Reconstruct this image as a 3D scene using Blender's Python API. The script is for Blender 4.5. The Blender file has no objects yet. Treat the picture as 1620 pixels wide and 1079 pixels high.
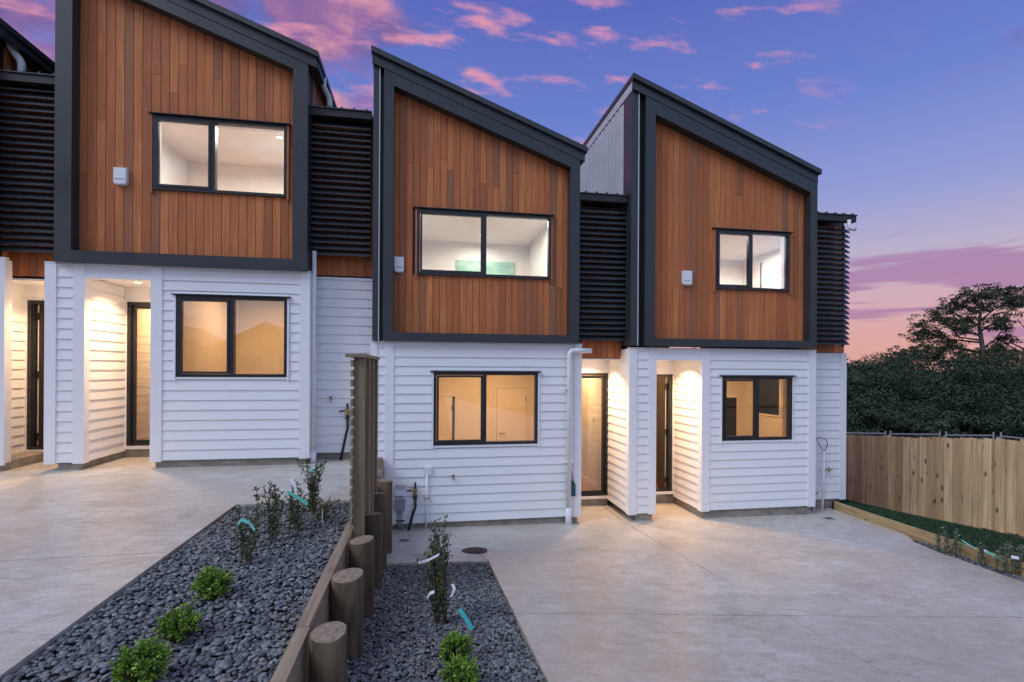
import bpy, math, random
import numpy as np
from mathutils import Matrix, Vector

random.seed(7)
rng = np.random.default_rng(11)
S = bpy.context.scene
COL = S.collection
R = math.radians

# ------------------------------------------------------------------ camera
th, ro = R(9.84), R(.34)
fw = Vector((math.sin(th), math.cos(th), 0))
r0 = Vector((math.cos(th), -math.sin(th), 0)); u0 = Vector((0, 0, 1))
rt = r0 * math.cos(ro) + u0 * math.sin(ro)
up = u0 * math.cos(ro) - r0 * math.sin(ro)
cam = bpy.data.cameras.new('camera')
camo = bpy.data.objects.new('camera', cam); COL.objects.link(camo)
M = Matrix((rt, up, -fw)).transposed().to_4x4()
camo.matrix_world = M
cam.sensor_width = 36; cam.lens = 796 / 1620 * 36
cam.shift_y = 42.5 / 1620
cam.clip_start = .05; cam.clip_end = 3000
S.camera = camo

# ------------------------------------------------------------------ view, sun, sky
S.view_settings.view_transform = 'Standard'
S.view_settings.look = 'None'
S.view_settings.exposure = 0
S.view_settings.gamma = 1
S.view_settings.use_curve_mapping = False
S.cycles.use_denoising = True
S.cycles.max_bounces = 8
S.cycles.diffuse_bounces = 4
S.cycles.transparent_max_bounces = 12
S.cycles.sample_clamp_indirect = 6
S.cycles.caustics_reflective = False
S.cycles.caustics_refractive = False

sun = bpy.data.lights.new('sun', 'SUN')
sun.energy = 1.75; sun.angle = R(32); sun.color = (.77, .91, 1.)
suno = bpy.data.objects.new('sun', sun); COL.objects.link(suno)
suno.rotation_euler = Vector((.62, .34, -.70)).to_track_quat('-Z', 'Y').to_euler()


def lin(r, g, b):
    f = lambda c: c / 12.92 if c <= .04045 else ((c + .055) / 1.055) ** 2.4
    return (f(r / 255), f(g / 255), f(b / 255), 1)


class NT:
    """tiny node-tree helper"""
    def __init__(s, nt):
        s.t = nt; nt.nodes.clear()

    def n(s, kind, **kw):
        nd = s.t.nodes.new(kind)
        ins = kw.pop('ins', {})
        for k, v in kw.items(): setattr(nd, k, v)
        for k, v in ins.items():
            if hasattr(v, 'links'): s.t.links.new(v, nd.inputs[k])
            else: nd.inputs[k].default_value = v
        return nd

    def math(s, op, a, b=0., c=0., clamp=False):
        return s.n('ShaderNodeMath', operation=op, use_clamp=clamp, ins={0: a, 1: b, 2: c}).outputs[0]

    def ramp(s, fac, stops, interp='LINEAR'):
        nd = s.n('ShaderNodeValToRGB', ins={0: fac})
        cr = nd.color_ramp; cr.interpolation = interp
        while len(cr.elements) < len(stops): cr.elements.new(.5)
        for e, (p, c) in zip(cr.elements, stops):
            e.position = p; e.color = c if hasattr(c, '__len__') else (c, c, c, 1)
        return nd.outputs[0]

    def mix(s, f, a, b, mode='MIX'):
        nd = s.n('ShaderNodeMix', data_type='RGBA', blend_type=mode)
        for k, v in ((0, f), (6, a), (7, b)):
            if hasattr(v, 'links'): s.t.links.new(v, nd.inputs[k])
            else: nd.inputs[k].default_value = v
        return nd.outputs[2]

    def sstep(s, x, a, b):
        return s.n('ShaderNodeMapRange', interpolation_type='SMOOTHSTEP',
                   ins={'Value': x, 'From Min': a, 'From Max': b, 'To Min': 0., 'To Max': 1.}).outputs[0]

    def noise(s, vec, scale, detail=4, rough=.55, dist=0.):
        return s.n('ShaderNodeTexNoise', ins={'Vector': vec, 'Scale': scale, 'Detail': detail,
                                              'Roughness': rough, 'Distortion': dist}).outputs[0]

    def comb(s, x, y, z):
        return s.n('ShaderNodeCombineXYZ', ins={0: x, 1: y, 2: z}).outputs[0]


world = bpy.data.worlds.new('World'); S.world = world; world.use_nodes = True
w = NT(world.node_tree)
gen = w.n('ShaderNodeTexCoord').outputs['Generated']
sep = w.n('ShaderNodeSeparateXYZ', ins={0: gen})
dx, dy, dz = sep.outputs
grad = w.ramp(dz, [(0., lin(223, 166, 154)), (.05, lin(222, 168, 162)), (.11, lin(212, 172, 184)), (.18, lin(190, 178, 203)),
                   (.28, lin(148, 158, 214)), (.42, lin(110, 132, 207)), (.60, lin(88, 104, 188)), (1., lin(70, 84, 160))])
# the afterglow side of the sky (behind the photographer) is brighter and paler
back = w.sstep(dy, .25, -.75)
grad = w.mix(w.math('MULTIPLY', back, .75), grad, (.61, .86, 1.24, 1))
# clouds on a flat layer
inv = w.math('DIVIDE', 1., w.math('MAXIMUM', w.math('ADD', dz, .10), .05))
cp = w.comb(w.math('MULTIPLY', dx, inv), w.math('MULTIPLY', dy, inv), 0.)
n1 = w.noise(cp, 1.55, 7, .58, .25)
n2 = w.noise(w.n('ShaderNodeVectorMath', operation='ADD', ins={0: cp, 1: (7.3, 2.1, 0)}).outputs[0], 3.4, 6, .6, .15)
left = w.sstep(dx, .12, -.16)
cov1 = w.sstep(w.math('ADD', n1, w.math('MULTIPLY', left, .20)), .60, .72)
cov1 = w.math('MULTIPLY', cov1, w.sstep(dz, .12, .3))
tone = w.ramp(n2, [(.36, lin(112, 92, 152)), (.5, lin(160, 112, 160)), (.62, lin(222, 156, 166))])
sky = w.mix(w.math('MULTIPLY', cov1, .9), grad, tone)
cp2 = w.comb(w.math('MULTIPLY', w.math('MULTIPLY', dx, inv), 3.0), w.math('MULTIPLY', w.math('MULTIPLY', dy, inv), 6.2), 3.7)
n3 = w.noise(cp2, 1.75, 5, .55, .2)
puff = w.math('MULTIPLY', w.sstep(n3, .53, .74), w.math('MULTIPLY', w.sstep(dz, .27, .36), w.sstep(dx, .68, .45)))
sky = w.mix(w.math('MULTIPLY', puff, .9), sky, lin(228, 154, 176))
cp3 = w.comb(w.math('MULTIPLY', w.math('SUBTRACT', dx, dy), 2.2), 1.3, w.math('MULTIPLY', dz, 30.))
n4 = w.noise(cp3, 1., 5, .5, .2)
wav = w.math('MULTIPLY', w.math('SUBTRACT', w.noise(cp3, .55, 2), .5), .05)
bd = w.ramp(w.math('ADD', dz, wav), [(.045, 0.), (.072, .12), (.086, .17), (.10, .02), (.112, .04), (.125, .165), (.148, .165), (.165, .02), (.178, .08), (.186, 0.)])
strk = w.math('MULTIPLY', w.sstep(w.math('ADD', n4, bd), .575, .66), w.math('MULTIPLY', w.sstep(dz, .025, .05), w.sstep(dz, .21, .17)))
sky = w.mix(w.math('MULTIPLY', strk, .75), sky, lin(166, 120, 168))
bg = w.n('ShaderNodeBackground', ins={0: sky, 1: 1.0})
w.t.links.new(bg.outputs[0], w.n('ShaderNodeOutputWorld').inputs[0])


# ------------------------------------------------------------------ materials
def mat(name, fn, **kw):
    m = bpy.data.materials.new(name); m.use_nodes = True
    t = NT(m.node_tree)
    bs = t.n('ShaderNodeBsdfPrincipled')
    out = t.n('ShaderNodeOutputMaterial')
    t.t.links.new(bs.outputs[0], out.inputs[0])
    for k, v in kw.items(): bs.inputs[k.replace('_', ' ')].default_value = v
    if fn: fn(t, bs)
    return m


def link(t, a, b): t.t.links.new(a, b)


def obj_coord(t, sx, sy, sz, rnd=True):
    tc = t.n('ShaderNodeTexCoord').outputs['Object']
    mp = t.n('ShaderNodeMapping', ins={'Vector': tc, 'Scale': (sx, sy, sz)})
    if rnd:
        oi = t.n('ShaderNodeObjectInfo').outputs['Random']
        off = t.n('ShaderNodeVectorMath', operation='SCALE', ins={0: (37., 71., 113.), 3: oi}).outputs[0]
        return t.n('ShaderNodeVectorMath', operation='ADD', ins={0: mp.outputs[0], 1: off}).outputs[0]
    return mp.outputs[0]


def world_coord(t, sx, sy, sz):
    g = t.n('ShaderNodeNewGeometry').outputs['Position']
    return t.n('ShaderNodeMapping', ins={'Vector': g, 'Scale': (sx, sy, sz)}).outputs[0]


def orand(t): return t.n('ShaderNodeObjectInfo').outputs['Random']


def bump(t, bs, h, strength, dist):
    b = t.n('ShaderNodeBump', ins={'Height': h, 'Strength': strength, 'Distance': dist})
    link(t, b.outputs[0], bs.inputs['Normal'])


def speckled(c0, c1, scale=(6, 6, 6), rough=(.4, .6), bmp=0., det=5):
    def fn(t, bs):
        n = t.noise(world_coord(t, *scale), 1., det, .6)
        link(t, t.ramp(n, [(.3, c0), (.7, c1)]), bs.inputs['Base Color'])
        link(t, t.ramp(n, [(.3, rough[0]), (.7, rough[1])]), bs.inputs['Roughness'])
        if bmp: bump(t, bs, t.noise(world_coord(t, *[s * 6 for s in scale]), 1., 4), .4, bmp)
    return fn


def f_paint(t, bs):
    n = t.noise(world_coord(t, 1.2, 1.2, 5), 1., 5, .65)
    v = t.math('ADD', t.math('MULTIPLY', orand(t), .035), t.math('MULTIPLY', n, .05))
    link(t, t.mix(v, (.81, .81, .82, 1), (.50, .49, .47, 1)), bs.inputs['Base Color'])
    bump(t, bs, t.noise(world_coord(t, 3, 3, 60), 1., 3), .12, .002)


def f_cedar(t, bs):
    oi = orand(t)
    base = t.ramp(oi, [(0., (.34, .135, .065, 1)), (.10, (.46, .150, .056, 1)), (.22, (.66, .225, .075, 1)), (.34, (.52, .160, .058, 1)), (.46, (.72, .265, .090, 1)), (.56, (.42, .140, .058, 1)),
                       (.66, (.60, .190, .066, 1)), (.76, (.70, .250, .086, 1)), (.86, (.48, .155, .060, 1)), (.94, (.38, .155, .078, 1)), (1., (.30, .150, .088, 1))])
    g = t.noise(obj_coord(t, 42, 42, 1.6), 1., 6, .65, .4)
    g2 = t.noise(obj_coord(t, 9, 9, .7), 1., 3, .5, .8)
    c = t.mix(t.ramp(g, [(.34, .55), (.60, 0.)]), base, (.26, .095, .042, 1))
    c = t.mix(t.ramp(g2, [(.35, .35), (.6, 0.)]), c, (.27, .10, .045, 1))
    link(t, c, bs.inputs['Base Color'])
    bump(t, bs, g, .35, .003)


def f_wood(c0, c1, dark, sx, sz, axis='z', knots=0.):
    def fn(t, bs):
        sc = {'z': (sx, sx, sz), 'x': (sz, sx, sx), 'y': (sx, sz, sx)}[axis]
        base = t.mix(orand(t), c0, c1)
        g = t.noise(obj_coord(t, *sc), 1., 6, .62, .6)
        c = t.mix(t.ramp(g, [(.35, .7), (.62, 0.)]), base, dark)
        if knots:
            kc = {'z': (6., 6., 2.4), 'x': (2.6, 7.5, 7.5), 'y': (7.5, 2.6, 7.5)}[axis]
            v = t.n('ShaderNodeTexVoronoi', ins={'Vector': obj_coord(t, *kc), 'Scale': 1.}).outputs['Distance']
            c = t.mix(t.ramp(v, [(.06, knots), (.20, 0.)]), c, (.075, .035, .016, 1))
        link(t, c, bs.inputs['Base Color'])
        bump(t, bs, g, .4, .004)
    return fn


def f_concrete(t, bs):
    p = world_coord(t, 1, 1, 1)
    st = t.n('ShaderNodeMapping', ins={'Vector': p, 'Rotation': (0, 0, R(-28)), 'Scale': (.55, 1.9, 1)}).outputs[0]
    wob = t.n('ShaderNodeTexNoise', ins={'Vector': p, 'Scale': .8, 'Detail': 3.}).outputs['Color']
    pw = t.n('ShaderNodeVectorMath', operation='ADD', ins={0: p, 1: t.n('ShaderNodeVectorMath', operation='SCALE', ins={0: wob, 3: 1.6}).outputs[0]}).outputs[0]
    st = t.n('ShaderNodeMapping', ins={'Vector': pw, 'Rotation': (0, 0, R(-32)), 'Scale': (.7, 1.5, 1)}).outputs[0]
    n1 = t.noise(st, 1.3, 9, .68, .4)
    n2 = t.noise(p, .5, 5, .6, .3)
    n3 = t.noise(p, 42., 5, .7)
    st2 = t.n('ShaderNodeMapping', ins={'Vector': pw, 'Rotation': (0, 0, R(-32)), 'Scale': (2.6, 9., 1)}).outputs[0]
    n4 = t.noise(st2, 1.6, 7, .72, .3)
    gate = t.ramp(t.noise(pw, 1.1, 4, .6), [(.45, 0.), (.65, 1.)])
    c = t.ramp(n1, [(.32, (.45, .41, .35, 1)), (.47, (.575, .55, .49, 1)), (.62, (.655, .64, .59, 1))])
    c = t.mix(t.ramp(n2, [(.40, .55), (.60, 0.)]), c, (.48, .40, .31, 1))
    c = t.mix(t.math('MULTIPLY', t.ramp(n4, [(.36, .6), (.46, 0.)]), gate), c, (.20, .17, .145, 1))
    n5 = t.noise(t.n('ShaderNodeMapping', ins={'Vector': p, 'Rotation': (0, 0, R(-32)), 'Scale': (4., 7., 1)}).outputs[0], 1.2, 8, .75, .5)
    c = t.mix(t.ramp(n5, [(.34, .55), (.54, 0.)]), c, (.39, .335, .265, 1))
    c = t.mix(t.ramp(n5, [(.54, 0.), (.70, .5)]), c, (.72, .71, .68, 1))
    n6 = t.noise(t.n('ShaderNodeMapping', ins={'Vector': p, 'Rotation': (0, 0, R(-24)), 'Scale': (3.2, 16., 1)}).outputs[0], 1.5, 6, .7, .9)
    c = t.mix(t.math('MULTIPLY', t.ramp(n6, [(.36, .7), (.43, 0.)]), t.ramp(n2, [(.45, .25), (.62, 1.)])), c, (.27, .225, .185, 1))
    c = t.mix(t.ramp(n3, [(.3, .45), (.5, 0.)]), c, (.24, .225, .21, 1))
    vo = t.n('ShaderNodeTexVoronoi', ins={'Vector': p, 'Scale': 2.3}).outputs['Distance']
    c = t.mix(t.ramp(vo, [(.018, .6), (.05, 0.)]), c, (.10, .085, .07, 1))
    link(t, c, bs.inputs['Base Color'])
    link(t, t.ramp(t.math('ADD', t.math('MULTIPLY', n1, .6), t.math('MULTIPLY', n3, .4)), [(.36, .30), (.66, .42)]), bs.inputs['Roughness'])
    bump(t, bs, t.math('ADD', t.math('MULTIPLY', n3, .4), t.math('MULTIPLY', n1, .6)), .3, .006)


def f_metal(t, bs):
    n = t.noise(world_coord(t, 1.5, 1.5, 1.5), 1., 5, .6)
    link(t, t.ramp(n, [(.3, (.020, .025, .029, 1)), (.7, (.032, .038, .043, 1))]), bs.inputs['Base Color'])
    link(t, t.ramp(n, [(.3, .36), (.7, .5)]), bs.inputs['Roughness'])


def f_pebble(t, bs):
    a = t.n('ShaderNodeAttribute', attribute_name='tone').outputs['Fac']
    c = t.ramp(a, [(0., (.07, .083, .09, 1)), (.45, (.165, .187, .195, 1)), (.8, (.26, .285, .29, 1)), (.93, (.22, .215, .21, 1)), (.975, (.25, .20, .17, 1)), (1., (.42, .42, .41, 1))])
    n = t.noise(world_coord(t, 60, 60, 60), 1., 3)
    link(t, t.mix(t.ramp(n, [(.4, .35), (.65, 0.)]), c, (.06, .064, .072, 1)), bs.inputs['Base Color'])


def f_leaf(c0, c1, c2):
    def fn(t, bs):
        a = t.n('ShaderNodeAttribute', attribute_name='tone').outputs['Fac']
        link(t, t.ramp(a, [(0., c0), (.55, c1), (1., c2)]), bs.inputs['Base Color'])
    return fn


def glass_mat():
    m = bpy.data.materials.new('glass'); m.use_nodes = True
    t = NT(m.node_tree)
    fr = t.n('ShaderNodeFresnel', ins={'IOR': 1.5}).outputs[0]
    fr = t.math('MULTIPLY', fr, 2.0, clamp=True)
    tr = t.n('ShaderNodeBsdfTransparent', ins={0: (.95, .97, .96, 1)})
    gl = t.n('ShaderNodeBsdfGlossy', ins={0: (1, 1, 1, 1), 'Roughness': .0})
    mx = t.n('ShaderNodeMixShader', ins={0: fr})
    link(t, tr.outputs[0], mx.inputs[1]); link(t, gl.outputs[0], mx.inputs[2])
    link(t, mx.outputs[0], t.n('ShaderNodeOutputMaterial').inputs[0])
    return m


def emit_mat(name, col, st):
    m = bpy.data.materials.new(name); m.use_nodes = True
    t = NT(m.node_tree)
    e = t.n('ShaderNodeEmission', ins={0: col, 1: st})
    link(t, e.outputs[0], t.n('ShaderNodeOutputMaterial').inputs[0])
    return m


MT = dict(
    paint=mat('white_paint', f_paint, Roughness=.42),
    trim=mat('white_trim', f_paint, Roughness=.38),
    cedar=mat('cedar', f_cedar, Roughness=.6, Specular_IOR_Level=.2),
    metal=mat('dark_steel', f_metal, Metallic=0.),
    clad=mat('steel_cladding', speckled((.46, .49, .53, 1), (.54, .57, .61, 1), (1, 1, 2), (.28, .42))),
    black=mat('black_joinery', speckled((.012, .013, .015, 1), (.02, .021, .024, 1), (9, 9, 9), (.3, .42))),
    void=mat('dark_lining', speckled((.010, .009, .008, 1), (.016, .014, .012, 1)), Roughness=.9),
    concrete=mat('drive_concrete', f_concrete),
    found=mat('foundation_concrete', speckled((.17, .145, .11, 1), (.36, .33, .28, 1), (5, 5, 9), (.8, .95), .004, 7)),
    pebble=mat('river_pebble', f_pebble, Roughness=.55),
    soil=mat('soil', speckled((.018, .018, .02, 1), (.035, .035, .038, 1), (40, 40, 40), (.9, 1.))),
    sleeper=mat('grey_timber', f_wood((.31, .245, .165, 1), (.40, .325, .225, 1), (.16, .12, .08, 1), 28, 1.2, 'y', .35), Roughness=.75),
    edging=mat('fresh_edging_timber', f_wood((.46, .31, .15, 1), (.58, .41, .21, 1), (.2, .12, .055, 1), 26, 1.2, 'y', .5), Roughness=.7),
    pole=mat('pole_timber', f_wood((.085, .058, .032, 1), (.15, .105, .058, 1), (.014, .010, .006, 1), 13, 1.9, 'z', .8), Roughness=.8),
    poletop=mat('pole_end_grain', speckled((.15, .115, .08, 1), (.36, .285, .20, 1), (30, 30, 30), (.8, .9), .003)),
    screen=mat('screen_timber', f_wood((.23, .175, .105, 1), (.31, .24, .15, 1), (.11, .08, .05, 1), 30, 1.2, 'z'), Roughness=.75),
    screeny=mat('screen_slat_timber', f_wood((.28, .215, .135, 1), (.36, .285, .185, 1), (.13, .10, .065, 1), 30, 1.2, 'y'), Roughness=.75),
    paling=mat('pine_paling', f_wood((.52, .34, .18, 1), (.93, .69, .41, 1), (.40, .25, .125, 1), 20, .9, 'z', .95), Roughness=.8, Specular_IOR_Level=.2),
    greenpaling=mat('treated_paling', f_wood((.50, .51, .36, 1), (.58, .57, .42, 1), (.3, .3, .2, 1), 20, .9, 'z', .5), Roughness=.72),
    lawn=mat('lawn_soil', speckled((.010, .022, .010, 1), (.022, .036, .016, 1), (8, 8, 8), (.9, 1.))),
    earth=mat('bare_earth', speckled((.07, .05, .035, 1), (.16, .12, .085, 1), (9, 9, 9), (.9, 1.), .01)),
    grass=mat('grass_blade', f_leaf((.010, .032, .012, 1), (.018, .055, .018, 1), (.035, .085, .028, 1)), Roughness=.6),
    bright=mat('bright_leaf', f_leaf((.07, .15, .02, 1), (.20, .36, .035, 1), (.42, .58, .08, 1)), Roughness=.5),
    olive=mat('olive_leaf', f_leaf((.045, .055, .024, 1), (.10, .115, .05, 1), (.20, .215, .11, 1)), Roughness=.5),
    silver=mat('silver_leaf', f_leaf((.06, .085, .05, 1), (.13, .17, .11, 1), (.24, .29, .20, 1)), Roughness=.5),
    dark=mat('dark_leaf', f_leaf((.010, .024, .011, 1), (.028, .060, .024, 1), (.085, .125, .042, 1)), Roughness=.65),
    pine=mat('pine_needles', f_leaf((.018, .030, .015, 1), (.040, .060, .026, 1), (.075, .10, .04, 1)), Roughness=.65),
    bark=mat('bark', speckled((.075, .062, .05, 1), (.15, .125, .105, 1), (6, 6, 2), (.8, .95), .01)),
    twig=mat('twig', speckled((.05, .035, .022, 1), (.10, .07, .045, 1), (30, 30, 30), (.7, .9))),
    wall=mat('interior_plaster', speckled((.70, .68, .65, 1), (.76, .74, .71, 1), (2, 2, 2), (.6, .7))),
    floor=mat('interior_boards', f_wood((.36, .17, .065, 1), (.48, .25, .10, 1), (.22, .10, .04, 1), 14, .8, 'y'), Roughness=.35),
    idoor=mat('interior_door_paint', speckled((.74, .72, .70, 1), (.80, .78, .76, 1), (2, 2, 2), (.35, .45))),
    pvc=mat('white_pvc', speckled((.70, .71, .73, 1), (.78, .79, .80, 1), (7, 7, 3), (.3, .42))),
    grey=mat('grey_plastic', speckled((.23, .26, .29, 1), (.30, .33, .36, 1), (9, 9, 9), (.4, .5))),
    brass=mat('brass', speckled((.30, .22, .07, 1), (.42, .31, .10, 1), (40, 40, 40), (.3, .5)), Metallic=.8),
    hose=mat('black_pipe', speckled((.012, .013, .016, 1), (.022, .024, .028, 1), (20, 20, 20), (.35, .5))),
    steel=mat('galvanised_steel', speckled((.42, .43, .44, 1), (.55, .56, .57, 1), (20, 20, 20), (.35, .5)), Metallic=.6),
    iron=mat('cast_iron', speckled((.035, .028, .022, 1), (.085, .068, .05, 1), (25, 25, 25), (.6, .8), .004)),
    tagg=mat('green_tag', speckled((.10, .52, .40, 1), (.14, .60, .47, 1), (30, 30, 30), (.4, .5))),
    tagc=mat('turquoise_tag', speckled((.06, .50, .52, 1), (.09, .58, .60, 1), (30, 30, 30), (.4, .5))),
    tagw=mat('white_tag', speckled((.72, .75, .80, 1), (.80, .82, .86, 1), (30, 30, 30), (.4, .5))),
    red=mat('red_print', speckled((.42, .09, .13, 1), (.5, .12, .16, 1), (30, 30, 30), (.5, .6))),
    teal=mat('teal_canvas', speckled((.10, .34, .26, 1), (.42, .60, .48, 1), (3, 3, 5), (.6, .8))),
    tealbag=mat('teal_plastic', speckled((.01, .055, .07, 1), (.02, .085, .10, 1), (20, 20, 20), (.3, .5))),
    brown=mat('dark_door', speckled((.030, .024, .019, 1), (.042, .034, .027, 1), (5, 5, 5), (.4, .5))),
    ground=mat('terrain', speckled((.018, .026, .014, 1), (.04, .045, .024, 1), (.3, .3, .3), (.9, 1.))),
    far=mat('far_leaf', f_leaf((.022, .034, .028, 1), (.04, .055, .042, 1), (.07, .085, .06, 1)), Roughness=.8),
    slot=mat('joint_dark', speckled((.05, .045, .04, 1), (.08, .07, .06, 1)), Roughness=.95),
    lamp=emit_mat('lamp_face', (1, .80, .55, 1), 9.),
    lampc=emit_mat('lamp_face_cool', (1, .90, .76, 1), 7.),
)
MT['glass'] = glass_mat()


# ------------------------------------------------------------------ mesh helpers
class MB:
    def __init__(s): s.v = []; s.f = []

    def add(s, vs, fs):
        b = len(s.v); s.v += [tuple(p) for p in vs]; s.f += [tuple(b + i for i in f) for f in fs]; return s

    def box(s, x0, x1, y0, y1, z0, z1):
        return s.add([(x0, y0, z0), (x1, y0, z0), (x1, y1, z0), (x0, y1, z0), (x0, y0, z1), (x1, y0, z1), (x1, y1, z1), (x0, y1, z1)],
                     [(0, 3, 2, 1), (4, 5, 6, 7), (0, 1, 5, 4), (1, 2, 6, 5), (2, 3, 7, 6), (3, 0, 4, 7)])

    def prism(s, poly, vec):
        """poly: 3D points, extruded along vec"""
        n = len(poly); v = Vector(vec)
        a = [Vector(p) for p in poly]; b = [p + v for p in a]
        nrm = Vector((0, 0, 0))
        for i in range(n): nrm += (a[i] - a[0]).cross(a[(i + 1) % n] - a[0])
        flip = nrm.dot(v) > 0
        fs = [tuple(range(n)), tuple(range(2 * n - 1, n - 1, -1))] + [(i, n + i, n + (i + 1) % n, (i + 1) % n) for i in range(n)]
        if flip: fs = [tuple(reversed(f)) for f in fs]
        return s.add(a + b, fs)

    def xz(s, poly, y0, y1): return s.prism([(x, y0, z) for x, z in poly], (0, y1 - y0, 0))

    def tube(s, path, r, n=10, cap=True):
        path = [Vector(p) for p in path]; rs = r if hasattr(r, '__len__') else [r] * len(path)
        rings = []; ref = None
        for i, p in enumerate(path):
            t = (path[min(i + 1, len(path) - 1)] - path[max(i - 1, 0)]).normalized()
            if ref is None: ref = Vector((0, 0, 1)) if abs(t.z) < .9 else Vector((0, 1, 0))
            a = (ref - t * ref.dot(t))
            if a.length < 1e-4: a = Vector((1, 0, 0)) - t * t.x
            a.normalize(); ref = a
            b = t.cross(a)
            rings.append([p + (a * math.cos(2 * math.pi * k / n) + b * math.sin(2 * math.pi * k / n)) * rs[i] for k in range(n)])
        vs = [p for rg in rings for p in rg]; fs = []
        for i in range(len(path) - 1):
            for k in range(n):
                k2 = (k + 1) % n
                fs.append((i * n + k, i * n + k2, (i + 1) * n + k2, (i + 1) * n + k))
        if cap:
            fs.append(tuple(reversed(range(n)))); fs.append(tuple((len(path) - 1) * n + k for k in range(n)))
        return s.add(vs, fs)

    def disc(s, c, r, z0, z1, n=20): return s.tube([(c[0], c[1], z0), (c[0], c[1], z1)], r, n)

    def mesh(s, name, org=(0, 0, 0), smooth=False):
        m = bpy.data.meshes.new(name)
        o = Vector(org)
        m.from_pydata([Vector(p) - o for p in s.v], [], s.f)
        if smooth:
            m.polygons.foreach_set('use_smooth', [len(f) == 4 for f in s.f])
        m.update(); return m

    def build(s, name, material, parent=None, smooth=False):
        org = base_of(parent)
        return put(name, s.mesh(name, org, smooth), material, parent)


def base_of(o):
    p = Vector((0, 0, 0))
    while o is not None: p = p + o.location; o = o.parent
    return p


def put(name, me, material=None, parent=None, loc=(0, 0, 0), rotz=0., scale=(1, 1, 1)):
    o = bpy.data.objects.new(name, me)
    if material is not None and not me.materials: me.materials.append(MT[material])
    o.location = loc; o.rotation_euler = (0, 0, rotz); o.scale = scale
    COL.objects.link(o)
    if parent is not None: o.parent = parent
    return o


def empty(name, loc, label, cat, group=None):
    o = bpy.data.objects.new(name, None); COL.objects.link(o)
    o.location = loc; o.empty_display_size = .1
    return tag(o, label, cat, group)


def tag(o, label=None, cat=None, group=None, kind=None):
    if label: o['label'] = label
    if cat: o['category'] = cat
    if group: o['group'] = group
    if kind: o['kind'] = kind
    return o


def box(name, material, parent, *a): return MB().box(*a).build(name, material, parent)


def np_mesh(name, verts, faces, tone=None, smooth=False):
    """verts (N,3), faces (F,k) all same k; tone per vertex"""
    me = bpy.data.meshes.new(name)
    verts = np.asarray(verts, np.float32); faces = np.asarray(faces, np.int32)
    F, k = faces.shape
    me.vertices.add(len(verts)); me.vertices.foreach_set('co', verts.ravel())
    me.loops.add(F * k); me.loops.foreach_set('vertex_index', faces.ravel())
    me.polygons.add(F); me.polygons.foreach_set('loop_start', np.arange(F, dtype=np.int32) * k)
    if smooth: me.polygons.foreach_set('use_smooth', np.ones(F, bool))
    if tone is not None:
        at = me.attributes.new('tone', 'FLOAT', 'POINT'); at.data.foreach_set('value', np.asarray(tone, np.float32))
    me.update(calc_edges=True); return me


# ------------------------------------------------------------------ ground levels
W = 8.33                                     # plane of the weatherboard fronts


def zlow(X, Y):                              # surface of the lower drive
    s = .14 * max(0., 1 - max(X, 0) / 7.7)
    if Y > W: s = 0
    return -2.63 - .012 * X + s * (W - Y)


ZUP = -1.53


def zlawn(X, Y):
    return -2.62 - (X - 8) * .165 - max(0., Y - 7.6) * .037 * max(0, X - 8)


def sheet(name, xl, xr, y0, y1, zf, material, step=.3, thick=.10):
    """slab whose top follows zf; xl/xr may be functions of Y"""
    fl = xl if callable(xl) else (lambda y: xl); fr = xr if callable(xr) else (lambda y: xr)
    ny = max(2, int((y1 - y0) / step) + 1)
    nx = max(2, int((fr(y0) - fl(y0)) / step) + 1)
    v = []; f = []
    for j in range(ny):
        y = y0 + (y1 - y0) * j / (ny - 1)
        for i in range(nx):
            x = fl(y) + (fr(y) - fl(y)) * i / (nx - 1); v.append((x, y, zf(x, y)))
    for j in range(ny - 1):
        for i in range(nx - 1):
            a = j * nx + i; f.append((a, a + 1, a + nx + 1, a + nx))
    ring = [i for i in range(nx)] + [j * nx + nx - 1 for j in range(1, ny)] + [(ny - 1) * nx + i for i in range(nx - 2, -1, -1)] + [j * nx for j in range(ny - 2, 0, -1)]
    b = len(v)
    for k in ring: v.append((v[k][0], v[k][1], v[k][2] - thick))
    for k in range(len(ring)):
        k2 = (k + 1) % len(ring); f.append((ring[k], b + k, b + k2, ring[k2]))
    m = MB(); m.v = v; m.f = f
    o = m.build(name, material)
    return tag(o, kind='structure')


G = .005
# terrain, gently falling, out to the horizon
gm = MB(); N = 40
gv = []
for j in range(N):
    for i in range(N):
        a = (i / (N - 1) * 2 - 1); b = (j / (N - 1) * 2 - 1)
        x = math.copysign(abs(a) ** 2.2, a) * 900; y = math.copysign(abs(b) ** 2.2, b) * 900
        d = math.hypot(x, y)
        z = -6.5 if d < 60 else -6.5 + min(1, (d - 60) / 500) * 5 * (.5 + .5 * math.sin(x * .011) * math.cos(y * .009))
        gv.append((x, y, z))
gm.v = gv; gm.f = [(j * N + i, j * N + i + 1, (j + 1) * N + i + 1, (j + 1) * N + i) for j in range(N - 1) for i in range(N - 1)]
tag(gm.build('ground', 'ground', smooth=True), kind='structure')

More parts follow.
